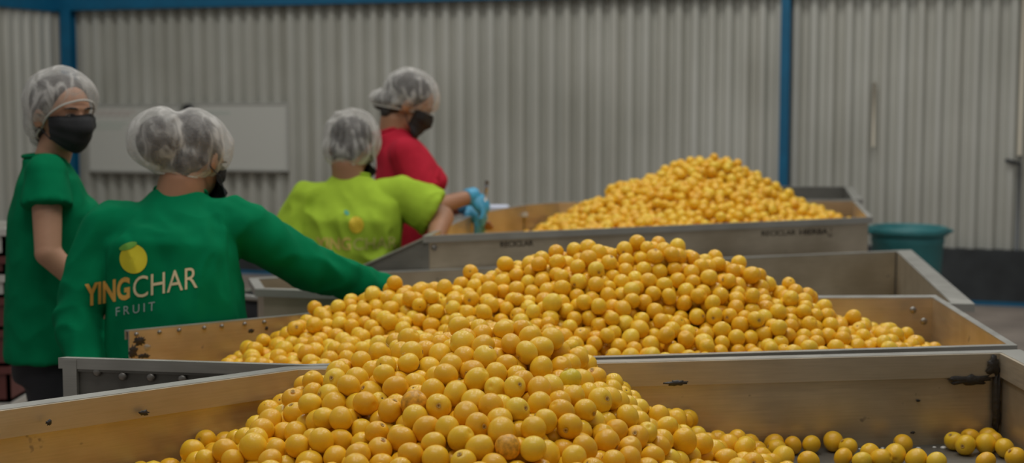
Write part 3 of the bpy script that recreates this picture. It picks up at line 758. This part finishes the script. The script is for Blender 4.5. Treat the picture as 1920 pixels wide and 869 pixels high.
def person(label, J, skin, shirt, sleeve, hairw=None, voxel=.006):
    base = V((J['hip'].x, J['hip'].y, 0)); base = V(J.get('base', base))
    t = empty('person', base, label, 'person')
    g_ = J.get('girth', 1.0); Lh = frame(J['face'])[0]; fw = frame(J['face'])[1]
    hip, waist, chest, neck = J['hip'], J['waist'], J['chest'], J['neck']
    Ls = J.get('sh_axis', Lh)
    spine = (neck-chest).normalized(); fs_ = Ls.cross(spine).normalized()*1.0
    if fs_.dot(fw) < 0: fs_ = -fs_
    shc = (J['shL']+J['shR'])/2
    hw = (J['shL']-J['shR']).length/2
    B = Body()
    rings = [(hip-V((0, 0, .10)), Lh*.15*g_, fw*.12*g_), (hip, Lh*.17*g_, fw*.125*g_), (waist, Lh*.145*g_, fw*.115*g_), (chest, Ls*.155*g_, fs_*.12*g_), (shc-spine*.03, Ls*(hw*.93), fs_*.085*g_), (neck-spine*.0, Ls*.07, fs_*.06)]
    B.loft(rings)
    hd, hf_ = J['head'], J['hface']; hs = J.get('hs', 1.05); l, f, u = [q_*hs for q_ in frame(hf_)]; nr = J.get('nr', 1.0)
    nb = hd-u*.085-f*.02
    B.cap(neck-spine*.06, nb, .058*nr, .053*nr)
    # head
    B.ell(hd+u*.018-f*.008, (l, f, u), (.074, .093, .088))
    B.ell(hd-u*.04+f*.032, (l, f, u), (.057, .058, .068))
    B.ell(hd-u*.088+f*.050, (l, f, u), (.027, .026, .020))
    B.ell(hd+u*.026+f*.070, (l, f, u), (.048, .018, .012))
    for sgn in (1, -1):
        B.ell(hd-u*.018+f*.066+l*.034*sgn, (l, f, u), (.022, .018, .014))
        B.ell(hd-u*.014-f*.008+l*.078*sgn, (l, (f-l*.3*sgn).normalized()*hs, u), (.009, .020, .031))
    B.cap(hd+u*.008+f*.084, hd-u*.026+f*.104, .006, .012); B.ell(hd-u*.031+f*.098, (l, f, u), (.017, .012, .009))
    B.ell(hd-u*.058+f*.086, (l, f, u), (.024, .012, .007)); B.ell(hd-u*.070+f*.083, (l, f, u), (.021, .012, .008))
    arms = []
    ag = J.get('arm', 1.0)
    for sd, sgn in (('L', 1), ('R', -1)):
        a, b, c = J['sh'+sd], J['el'+sd], J['wr'+sd]
        B.cap(a, b, .050*ag, .040*ag).cap(b, c, .041*ag, .028)
        dd = J.get('hd'+sd, (c-b).normalized()); hand(B, c, dd, J.get('pn'+sd, V((0, 0, -1)) if abs(dd.z) < .8 else fw), side=sgn)
    foot = []
    for sd, sgn in (('L', 1), ('R', -1)):
        hj = hip-V((0, 0, .05))+Lh*.085*sgn*g_; ft = V((base.x, base.y, .07))+Lh*.11*sgn; kn = (hj+ft)/2+fw*.035
        B.cap(hj, kn, .082*g_, .056).cap(kn, ft, .055, .038).cap(ft+V((0, 0, -.03)), ft+fw*.13+V((0, 0, -.045)), .033, .024); foot.append((hj, kn, ft))
    vs, fs = B.mesh(voxel, 5)
    body = obj('body', vs, fs, skin, t, True); bvh = BVHTree.FromPolygons(vs, fs)
    # shirt
    C = Body(); e = .014
    hem = J.get('hem', hip-V((0, 0, .06)))
    rg = [(hem, Lh*(.188*g_+e), fw*(.135*g_+e)), (hip, Lh*(.18*g_+e), fw*(.135*g_+e)), (waist, Lh*(.160*g_+e), fw*(.128*g_+e)), (chest, Ls*(.166*g_+e), fs_*(.128*g_+e)), (shc-spine*.025, Ls*(hw*.97+e), fs_*(.09*g_+e)), (shc+(neck-shc)*.55, Ls*(hw*.62), fs_*(.078*g_)), (neck+spine*.004, Ls*.082, fs_*.070)]
    C.loft(rg)
    if J.get('bust'): C.ell(chest+fs_*.10*g_-V((0, 0, .02)), (Ls, fs_, spine), (.13*g_, .065, .07))
    for sd in 'LR':
        a, b, c = J['sh'+sd], J['el'+sd], J['wr'+sd]
        C.ell(a, (V((1, 0, 0)), V((0, 1, 0)), V((0, 0, 1))), (.062*ag,)*3)
        inn_ = a+(shc-a)*.35
        if sleeve == 'short':
            hm = a+(b-a)*J.get('slv', .62); C.cap(inn_, a, .062*ag, .064*ag).cap(a, hm, .062*ag, J.get('slr', .070)*ag, True)
        else:
            C.cap(inn_, a, .066*ag, .066*ag).cap(a, b, .066*ag, .056*ag).cap(b, b+(c-b)*.97, .056*ag, .040*ag, False)
    sv_, sf_ = C.mesh(.0075, 9)
    sv_ = folds(sv_, sf_, J.get('fold', .006), 7.0, J.get('seed', 1), (1.5, 1.5, .9), neck)
    sh = obj('shirt', sv_, sf_, shirt, t, True); sbvh = BVHTree.FromPolygons(sv_, sf_)
    # collar ribbing
    cp = []
    for k in range(28):
        a = k*2*math.pi/28; cp.append(neck+spine*(.010)+Ls*.074*math.cos(a)+fs_*.064*math.sin(a)-spine*.012*max(0, math.sin(a)))
    MB().tube(cp, .007, 8, True).build('collar', shirt, sh, True)
    # trousers and shoes
    D = Body(); D.loft([(hip-V((0, 0, .12)), Lh*.165*g_, fw*.125*g_), (hip-V((0, 0, .0)), Lh*.178*g_, fw*.132*g_)])
    for hj, kn, ft in foot: D.cap(hj, kn, .094*g_, .072).cap(kn, ft+V((0, 0, .02)), .07, .062, True)
    dv, df = D.mesh(.009, 6); dv = folds(dv, df, .004, 8, 5); obj('trousers', dv, df, M_TROUSER, t, True)
    for hj, kn, ft in foot:
        E = Body(); E.cap(V((ft.x, ft.y, .045))-fw*.04, V((ft.x, ft.y, .04))+fw*.13, .045, .038); E.cap(V((ft.x, ft.y, .09)), V((ft.x, ft.y, .05)), .046, .046)
        ev, ef = E.mesh(.008, 3); ev = [V((v.x, v.y, max(v.z, .002))) for v in ev]; obj('shoe', ev, ef, M_SHOE, t, True)
    # hair
    Hh = Body()
    Hh.ell(hd+u*.030-f*.022, (l, f, u), (.083, .094, .088))
    Hh.ell(hd-u*.02-f*.050, (l, f, u), (.066, .050, .072))
    Hh.ell(hd-u*.075-f*.055, (l, f, u), (.052, .028, .030))
    for (c, r_) in J.get('buns', []): Hh.cap(hd-f*.05, c, .04, r_*.95)
    hv, hff = Hh.mesh(.006, 4); hair = obj('hair', hv, hff, M_HAIR, t, True)
    # hairnet: loose cap gathered on an elastic; the cut plane is its hem
    G = Body(); ns = J.get('ns', 1.0); G.ell(hd+u*.034-f*.012, (l, f, u), (.100*ns, .116*ns, .102*ns)); G.ell(hd-u*.025-f*.045, (l, f, u), (.086*ns, .072*ns, .080*ns))
    for (c, r_) in J.get('buns', []): G.cap(hd-f*.03+u*.02, c, .075, r_+.018)
    for (c, r_) in J.get('puffs', []): G.cap(hd+u*.05, c, .05, r_)
    gv, gf = G.mesh(.006, 8); gv = folds(gv, gf, J.get('netfold', .005), 13, J.get('seed', 1)+2, (1, 1, .6))
    hp, hn = J['hemp'], J['hemn'].normalized()
    bm = bmesh.new(); bb = [bm.verts.new(v) for v in gv]
    for q_ in gf: bm.faces.new([bb[i] for i in q_])
    bmesh.ops.bisect_plane(bm, geom=list(bm.verts)+list(bm.edges)+list(bm.faces), plane_co=hp, plane_no=hn, clear_inner=True)
    bm.verts.ensure_lookup_table(); bm.verts.index_update()
    be = [e_ for e_ in bm.edges if e_.is_boundary]; adj = {}
    for e_ in be:
        a_, b_ = e_.verts[0].index, e_.verts[1].index; adj.setdefault(a_, []).append(b_); adj.setdefault(b_, []).append(a_)
    loops = []; seen = set()
    for st in adj:
        if st in seen: continue
        lp = [st]; seen.add(st); cur = st
        while True:
            nx = [k for k in adj[cur] if k not in seen]
            if not nx: break
            cur = nx[0]; seen.add(cur); lp.append(cur)
        loops.append(lp)
    lp = max(loops, key=len) if loops else [0, 1, 2]
    gv2 = [v.co.copy() for v in bm.verts]; gf2 = [tuple(v.index for v in f_.verts) for f_ in bm.faces]; bm.free()
    cen = sum((gv2[i] for i in lp), V())/len(lp)
    # gather: pull the hem in onto the head
    for i, v in enumerate(gv2):
        dist = (v-hp).dot(hn)
        if dist < .03:
            k = (1-dist/.03)**2*.16; a_ = v-cen; a_ -= hn*a_.dot(hn); gv2[i] = v-a_*k
    net = obj('hairnet', gv2, gf2, M_NET, t, True)
    pts = [gv2[i] for i in lp][::3]
    MB().tube(pts, .0034, 6, True).build('elastic_band', M_ELASTIC, net, True)
    # face mask and ear loops
    if J.get('mask', True):
        nu, nvv = 19, 13; c0 = hd-u*.045-f*.01; DR = {}; DS = np.zeros((nvv, nu))
        for j in range(nvv):
            for i in range(nu):
                az = (i/(nu-1)*2-1)*(1.08-.12*(j/(nvv-1))); el = .46-1.12*(j/(nvv-1))*(1-.30*abs(i/(nu-1)*2-1)**1.5)
                e_ = (f*math.cos(az)*math.cos(el)+l*math.sin(az)*math.cos(el)+u*math.sin(el)).normalized(); DR[j, i] = e_
                hit = bvh.ray_cast(c0+e_*.25, -e_, .25)[0]; DS[j, i] = min((hit-c0).length, (.131 if j < nvv*.6 else .114)*hs) if hit else .08
        Dp = np.pad(DS, 1, 'edge'); DS = np.maximum.reduce([Dp[a_:a_+nvv, b_:b_+nu] for a_ in range(3) for b_ in range(3)])
        K = DS.copy()
        for _ in range(3):
            Kp = np.pad(K, 1, 'edge'); K = np.maximum(K, (Kp[:-2, 1:-1]+Kp[2:, 1:-1]+Kp[1:-1, :-2]+Kp[1:-1, 2:])/4)
        for _ in range(2):
            Kp = np.pad(K, 1, 'edge'); K = np.maximum(DS, (Kp[:-2, 1:-1]+Kp[2:, 1:-1]+Kp[1:-1, :-2]+Kp[1:-1, 2:]+K*2)/6)
        fr_ = [c0+DR[j, i]*(K[j, i]+.009+.0016*math.sin(j*1.9)) for j in range(nvv) for i in range(nu)]
        bk = [c0+DR[j, i]*(K[j, i]+.004) for j in range(nvv) for i in range(nu)]
        n_ = nu*nvv; fc = [(j*nu+i, j*nu+i+1, (j+1)*nu+i+1, (j+1)*nu+i) for j in range(nvv-1) for i in range(nu-1)]
        bd = [(0*nu+i) for i in range(nu)]+[j*nu+nu-1 for j in range(1, nvv)]+[(nvv-1)*nu+i for i in range(nu-2, -1, -1)]+[j*nu for j in range(nvv-2, 0, -1)]
        sd_ = [(bd[k], bd[(k+1) % len(bd)], n_+bd[(k+1) % len(bd)], n_+bd[k]) for k in range(len(bd))]
        mk = obj('face_mask', fr_+bk, fc+[tuple(i+n_ for i in q_[::-1]) for q_ in fc]+sd_, M_MASK, t, True)
        for sgn, ii in ((-1, 0), (1, nu-1)):
            a1 = fr_[ii]; a2 = fr_[(nvv-1)*nu+ii]; ear = hd-u*.012-f*.028+l*.082*sgn
            MB().tube([a1, (a1+ear)/2+l*.006*sgn+u*.006, ear+u*.02, ear-u*.02, (a2+ear)/2+l*.006*sgn, a2], .002, 6).build('ear_loop', M_MASK, mk, True)
    # eyes and brows
    M_W = plain('eye_white', (.34, .30, .26), rough=.35); M_I = plain('iris', (.035, .018, .01), rough=.2)
    for sgn in (1, -1):
        ec = hd+u*.004+f*.0765+l*.032*sgn
        Ev = [ec+l*v.x*.0135+f*v.y*.0105+u*v.z*.0062 for v in ICO[0]]
        o_ = obj('eye', Ev, ICO[1], [M_W, M_I], t, True)
        for p_ in o_.data.polygons:
            cc = p_.center+base-ec
            if cc.dot(f) > 0 and math.hypot(cc.dot(l), cc.dot(u)) < .0068: p_.material_index = 1
        lid = [ec+l*.0145*sgn*c_+f*(.0095-.004*abs(c_))+u*(.0062-.004*c_*c_) for c_ in (-1, -.5, 0, .5, 1)]
        MB().tube(lid, .0022, 6).build('eyelashes', M_HAIR, t, True)
        br = [hd+u*(.024+.004*(1-c_*c_))+f*(.086-.008*max(0, c_))+l*(.032+.02*c_)*sgn for c_ in (-1, -.5, 0, .5, 1)]
        MB().tube(br, [.0022, .0035, .0038, .003, .0015], 6).build('eyebrow', M_HAIR, t, True)
    return t, sh, sbvh, body
M_ORANGE = plain('orange_print', (.72, .38, .07), rough=.7); M_CREAM = plain('cream_print', (.72, .60, .36), rough=.7)
M_GREYPR = plain('grey_print', (.38, .46, .42), rough=.7); M_YEL = plain('yellow_print', (.72, .62, .02), rough=.6); M_LEAF = plain('leaf_print', (.16, .42, .05), rough=.6)
M_TEALPR = plain('teal_leaf_print', (.05, .35, .22), rough=.6); M_YEL2 = plain('golden_print', (.80, .58, .03), rough=.6); M_TANPR = plain('tan_print', (.52, .52, .13), rough=.7); M_TANOR = plain('faded_orange_print', (.60, .47, .10), rough=.7)
def project(name, vs, fs, bvh, dr, mat, parent, lift=.0022):
    """drape flat print onto the cloth by casting along dr"""
    bm = bmesh.new(); bb = [bm.verts.new(v) for v in vs]
    for q_ in fs:
        try: bm.faces.new([bb[i] for i in q_])
        except ValueError: pass
    bmesh.ops.triangulate(bm, faces=bm.faces)
    for _ in range(3):
        le = [e for e in bm.edges if e.calc_length() > .011]
        if not le: break
        bmesh.ops.subdivide_edges(bm, edges=le, cuts=1)
        bmesh.ops.triangulate(bm, faces=[f for f in bm.faces if len(f.verts) > 3])
    dead = []
    for v in bm.verts:
        h = bvh.ray_cast(v.co, dr, 1.0)[0]
        if h is None: dead.append(v)
        else: v.co = h-dr*lift
    bmesh.ops.delete(bm, geom=dead, context='VERTS')
    bm.verts.index_update(); bm.normal_update()
    o = obj(name, [v.co.copy() for v in bm.verts], [tuple(v.index for v in f.verts) for f in bm.faces], mat, parent, True); bm.free(); return o
def print_text(body, px0, py0, px1, py1, hpx, d, bvh, parent, mat, bold=0, space=1.0, name='printed_lettering'):
    """baseline from (px0,py0) to (px1,py1)"""
    me = text_mesh(body, 1.0, bold, space); xs = [v.co.x for v in me.vertices]; ys = [v.co.y for v in me.vertices]; x0, x1, y0, y1 = min(xs), max(xs), min(ys), max(ys)
    A = P(px0, py0, d); Bp = P(px1, py1, d); up = (P(px0, py0-hpx, d)-A)
    vs = [A+(Bp-A)*((v.co.x-x0)/(x1-x0))+up*((v.co.y-y0)/(y1-y0)) for v in me.vertices]
    dr = P((px0+px1)/2, (py0+py1)/2, d+1)-P((px0+px1)/2, (py0+py1)/2, d); dr.normalize()
    return project(name, vs, [tuple(p.vertices) for p in me.polygons], bvh, dr, mat, parent)
def print_disc(px, py, rx, ry, d, bvh, parent, mat, name, rot=0, lift=.0022):
    c = P(px, py, d); k = d/F; vs = [c]; fs = []; n = 28
    for i in range(n):
        a = i*2*math.pi/n; x, z = rx*math.cos(a), ry*math.sin(a); vs.append(c+V(((x*math.cos(rot)-z*math.sin(rot))*k, 0, (x*math.sin(rot)+z*math.cos(rot))*k)))
        fs.append((0, 1+i, 1+(i+1) % n))
    dr = (P(px, py, d+1)-c).normalized(); return project(name, vs, fs, bvh, dr, mat, parent, lift)

# 1 woman in the green T-shirt at the far left, looking back at the camera
d = 4.45; fL = V((.95, .30, 0)).normalized(); lL = V((0, 0, 1)).cross(fL)
nk = P(84, 296, d); sc_ = P(88, 322, d)
hdp = P(118, 214, d-.02); hfw = V((.80, -.59, -.12)).normalized(); ll, ff, uu = frame(hfw)
J = dict(face=fL, hip=P(92, 640, d), waist=P(92, 520, d), chest=P(96, 400, d), neck=nk, shL=sc_+lL*.165, shR=sc_-lL*.155, elR=P(90, 475, d-.22), wrR=P(150, 535, d-.20), elL=P(110, 478, d+.26), wrL=P(180, 500, d+.25),
         head=hdp, hface=hfw, girth=.90, arm=.98, bust=True, slv=.42, slr=.078, seed=2, hem=P(90, 668, d),
         buns=[(hdp-ff*.085-uu*.085+ll*0, .030)], hemp=hdp+ff*.085+uu*.046, hemn=(uu*.72-ff*.69), netfold=.004, ns=1.06)
person('woman in a green short-sleeved T-shirt and black mask at the far left, looking back', J, M_SKIN_L, M_GREEN, 'short', voxel=.005)

# 2 woman with the long green sleeves, back to the camera, leaning over
d = 4.03; fG = V((.12, 1, 0)).normalized(); lG = V((0, 0, 1)).cross(fG)
hdp = P(364, 298, d+.10); hfw = V((.38, .82, -.44)).normalized(); ll, ff, uu = frame(hfw)
J = dict(face=fG, hip=P(332, 660, d-.02), waist=P(332, 570, d-.02), chest=P(318, 480, d), neck=P(338, 366, d+.06), shL=P(205, 432, d), shR=P(440, 420, d+.04), elL=P(146, 585, d-.06), wrL=P(160, 700, d-.16),
         elR=P(575, 500, d+.16), wrR=P(725, 548, d+.40), head=hdp, hface=hfw, girth=1.08, arm=1.18, seed=3, fold=.013, nr=1.3, mask=True, hem=P(325, 720, d-.02),
         buns=[(P(303, 264, d+.04), .078)], puffs=[(P(428, 286, d+.2), .012)], hemp=P(340, 330, d), hemn=V((.13, .10, 1)), netfold=.007, base=V((-.98, 4.10, 0)))
tG, shG, bvG, bodyG = person('woman in a green long-sleeved top with printed lettering on the back, leaning over a hopper', J, M_SKIN_D, M_GREEN, 'long')
print_text('YING', 154, 577, 248, 561, 48, 3.5, bvG, shG, M_ORANGE, .035)
print_text('CHAR', 243, 562, 377, 539, 45, 3.5, bvG, shG, M_CREAM, .0)
print_text('FRUIT', 213, 594, 294, 582, 18, 3.5, bvG, shG, M_GREYPR, .0, 1.5)
print_disc(250, 486, 29, 31, 3.5, bvG, shG, M_YEL, 'printed_fruit')
print_disc(240, 462, 20, 7, 3.5, bvG, shG, M_LEAF, 'printed_leaf', .35, .0035)

# 3 woman in the lime T-shirt, back to the camera
d = 5.76; fM = V((.05, 1, 0)).normalized()
hdp = P(660, 276, d+.06); hfw = V((.25, .85, -.45)).normalized(); ll, ff, uu = frame(hfw)
J = dict(face=fM, hip=P(650, 560, d), waist=P(650, 495, d), chest=P(655, 420, d), neck=P(658, 333, d+.03), shL=P(575, 378, d), shR=P(752, 368, d+.02), elL=P(548, 470, d-.02), wrL=P(600, 540, d+.10),
         elR=P(828, 408, d+.02), wrR=P(812, 462, d-.18), hdR=V((-.1, -.5, -.8)), head=hdp, hface=hfw, girth=1.20, arm=1.25, slv=.80, slr=.082, seed=5, fold=.012, ns=1.10, nr=1.2, hem=P(650, 600, d),
         buns=[(P(648, 262, d), .045)], puffs=[(P(632, 216, d), .010)], hemp=P(655, 314, d), hemn=V((.0, .25, 1)), netfold=.008)
tM, shM, bvM, _ = person('woman in a lime green T-shirt seen from behind, working at the far hopper', J, M_SKIN_D, M_LIME, 'short')
print_disc(668, 422, 15, 17, 5.3, bvM, shM, M_YEL2, 'printed_fruit')
print_disc(650, 399, 6, 4, 5.3, bvM, shM, M_TEALPR, 'printed_leaf', -.8, .0035)
print_text('YING', 590, 470, 660, 470, 26, 5.3, bvM, shM, M_TANOR, .03)
print_text('CHAR', 660, 470, 748, 466, 24, 5.3, bvM, shM, M_TANPR, .008)

# 4 woman in red, side on, masked
d = 6.32; fR = V((.96, .22, 0)).normalized(); lR = V((0, 0, 1)).cross(fR)
hdp = P(768, 195, d); hfw = V((.84, .10, -.54)).normalized(); ll, ff, uu = frame(hfw)
sc_ = P(750, 286, d)
J = dict(face=fR, hip=P(740, 520, d), waist=P(755, 440, d), chest=P(765, 345, d), neck=P(728, 246, d), shL=sc_+lR*.16, shR=sc_-lR*.17, elR=P(806, 392, d-.20), wrR=P(892, 366, d-.02), elL=P(808, 396, d+.25), wrL=P(884, 386, d+.12),
         hdR=V((.42, -.35, -.75)), pnR=V((-.7, 0, -.3)), hdL=V((.45, -.35, -.8)), head=hdp, hface=hfw, girth=1.12, arm=1.12, bust=True, slv=.70, slr=.070, seed=8, hem=P(745, 545, d),
         buns=[(P(713, 192, d+.02), .038)], hemp=P(765, 207, d), hemn=V((.17, 0, 1)), netfold=.005, hs=1.14, nr=1.15)
tR, shR_, bvR, _ = person('woman in a red T-shirt, black mask and blue glove, standing side-on behind the lime T-shirt', J, M_SKIN_D, M_RED, 'short')
for sd, pn in (('R', J['pnR']), ('L', V((0, 0, -1)))):
    G = Body(); b_, c_ = J['el'+sd], J['wr'+sd]; hand(G, c_, J['hd'+sd], pn, 1.0, .5, 1 if sd == 'L' else -1)
    G.cap(c_+(b_-c_).normalized()*.055, c_, .037, .034, True); G.ell(c_+V(J['hd'+sd]).normalized()*.045, frame(J['hd'+sd]), (.045, .055, .030))
    # inflate
    gv, gf = G.mesh(.005, 3); bm = bmesh.new(); bb = [bm.verts.new(v) for v in gv]
    for q_ in gf: bm.faces.new([bb[i] for i in q_])
    bm.normal_update(); gv = [v.co+v.normal*.003 for v in bm.verts]; bm.free()
    obj('glove', gv, gf, M_GLOVE, tR, True)

# ------------------------------------------------------------------ small things
tp = V((-.16, 7.15, 0))
t = empty('side_table', tp, 'small table with papers on it, beyond the blue gloved hand', 'table')
bevel(MB().box((tp.x-.26, tp.y-.10, .945), (tp.x+.24, tp.y+.30, .965)).build('table_top', M_FRAME, t))
for sx in (-.23, .21):
    for sy in (-.07, .27): MB().tube([(tp.x+sx, tp.y+sy, 0), (tp.x+sx, tp.y+sy, .945)], .014, 8).build('leg', M_BOLT, t, True)
M_PAPER = plain('paper', (.62, .66, .78), rough=.7)
m = MB()
for k in range(9): m.box((tp.x-.11+.004*math.sin(k*3), tp.y-.08, .966+k*.003), (tp.x+.14+.004*math.sin(k*3), tp.y+.14, .9685+k*.003))
tag(m.build('paper_stack', M_PAPER), 'stack of white papers on the small table right of the blue glove', 'paper')
pc = P(912, 352, 6.22)
t = empty('marker_pen', pc, 'dark marker pen held upright in the blue gloved hand', 'pen')
MB().tube([pc+V((-.004, 0, -.06)), pc+V((0, 0, -.0))], .007, 10).build('pen_barrel', M_RIM, t, True)
MB().tube([pc, pc+V((.003, 0, .03))], .009, 10).build('pen_cap', M_GREYP, t, True)
# teal tub
M_TEAL = plain('teal_plastic', (.035, .20, .21), rough=.5, var=.15, bscale=6)
q = P(1702, 432, 8.7); R_ = .232
t = empty('teal_tub', (q.x, q.y, 0), 'round teal plastic tub standing on the floor behind the hoppers at right', 'tub')
zt = q.z+.02
MB().lathe((q.x, q.y, 0), [(R_*.72, .0), (R_*.76, .03), (R_*.93, zt-.10), (R_*.955, zt-.09), (R_*.955, zt-.02), (R_*.90, zt-.02), (R_*.86, zt-.1), (R_*.70, .05), (.001, .05)], 40).build('tub_wall', M_TEAL, t, True)
MB().lathe((q.x, q.y, zt-.045), [(R_*.95, 0), (R_*1.03, .0), (R_*1.05, .02), (R_*1.04, .045), (R_*.97, .05), (R_*.93, .04), (R_*.95, 0)], 40, False).build('tub_rim', M_TEAL, t, True)
for sx in (-1, 1): MB().tube([(q.x+sx*R_*1.0, q.y-.06, zt-.03), (q.x+sx*R_*1.12, q.y-.05, zt-.02), (q.x+sx*R_*1.12, q.y+.05, zt-.02), (q.x+sx*R_*1.0, q.y+.06, zt-.03)], .010, 8).build('handle', M_TEAL, t, True)
# maroon crates far left
M_MAROON = plain('maroon_plastic', (.13, .035, .03), rough=.5); M_WHITEP = plain('white_plastic', (.55, .53, .48), rough=.5)
def crate(cx, cy, z, w_, l_, h_, mat, label, lip=True):
    t = empty('crate', (cx, cy, z), label, 'crate', 'stacked crates'); th = .015; m = MB()
    m.box((cx-w_/2, cy-l_/2, z), (cx+w_/2, cy+l_/2, z+th))
    m.box((cx-w_/2, cy-l_/2, z), (cx-w_/2+th, cy+l_/2, z+h_)); m.box((cx+w_/2-th, cy-l_/2, z), (cx+w_/2, cy+l_/2, z+h_))
    m.box((cx-w_/2, cy-l_/2, z), (cx+w_/2, cy-l_/2+th, z+h_)); m.box((cx-w_/2, cy+l_/2-th, z), (cx+w_/2, cy+l_/2, z+h_))
    m.build('shell', mat, t)
    r = MB(); e = .012
    for (a_, b_) in (((cx-w_/2-e, cy-l_/2-e), (cx+w_/2+e, cy-l_/2)), ((cx-w_/2-e, cy+l_/2), (cx+w_/2+e, cy+l_/2+e)), ((cx-w_/2-e, cy-l_/2), (cx-w_/2, cy+l_/2)), ((cx+w_/2, cy-l_/2), (cx+w_/2+e, cy+l_/2))):
        r.box((a_[0], a_[1], z+h_-.03), (b_[0], b_[1], z+h_))
    r.build('lip', mat, t)
    for k in (-1, 0, 1): MB().box((cx+k*w_*.3-.01, cy-l_/2-.008, z+.01), (cx+k*w_*.3+.01, cy-l_/2, z+h_-.03)).build('rib', mat, t)
q = P(-55, 560, 6.2); cx, cy = q.x-.02, q.y
tops = [(0, .22, M_WHITEP, 'bottom white crate of the stack at the left edge'), (.22, .16, M_MAROON, 'lower maroon crate of the stack at the left edge'), (.38, .16, M_MAROON, 'middle maroon crate of the stack at the left edge'), (.54, .14, M_MAROON, 'upper maroon crate of the stack at the left edge'), (.68, .10, M_WHITEP, 'lower white crate near the top of the left edge stack'), (.78, .08, M_MAROON, 'thin maroon crate near the top of the left edge stack'), (.86, .12, M_WHITEP, 'topmost white crate of the stack at the left edge')]
for z, h_, mt, lb in tops: crate(cx, cy, z, .5, .38, h_-.002, mt, lb)
# dark tub between hoppers, seen under the green arm
q = P(518, 550, 5.45)
t = empty('black_bucket', (q.x, q.y, 0), 'black bucket with a pale rim on a stool, seen under the long green sleeve', 'bucket')

MB().lathe((q.x, q.y, q.z-.20), [(.115, 0), (.14, .20), (.134, .20), (.11, .01), (.001, .01)], 32).build('bucket_wall', M_MASK, t, True)
MB().lathe((q.x, q.y, q.z-.012), [(.138, 0), (.150, 0), (.152, .018), (.134, .020), (.138, 0)], 32, False).build('bucket_rim', M_RIM, t, True)
MB().lathe((q.x, q.y, q.z-.235), [(.001, 0), (.16, 0), (.16, .03), (.001, .03)], 24, False).build('stool_seat', M_BOLT, t)
for k in range(4):
    a = k*math.pi/2+.6; MB().tube([(q.x+.13*math.cos(a), q.y+.13*math.sin(a), q.z-.235), (q.x+.19*math.cos(a), q.y+.19*math.sin(a), 0)], .012, 8).build('stool_leg', M_BOLT, t, True)
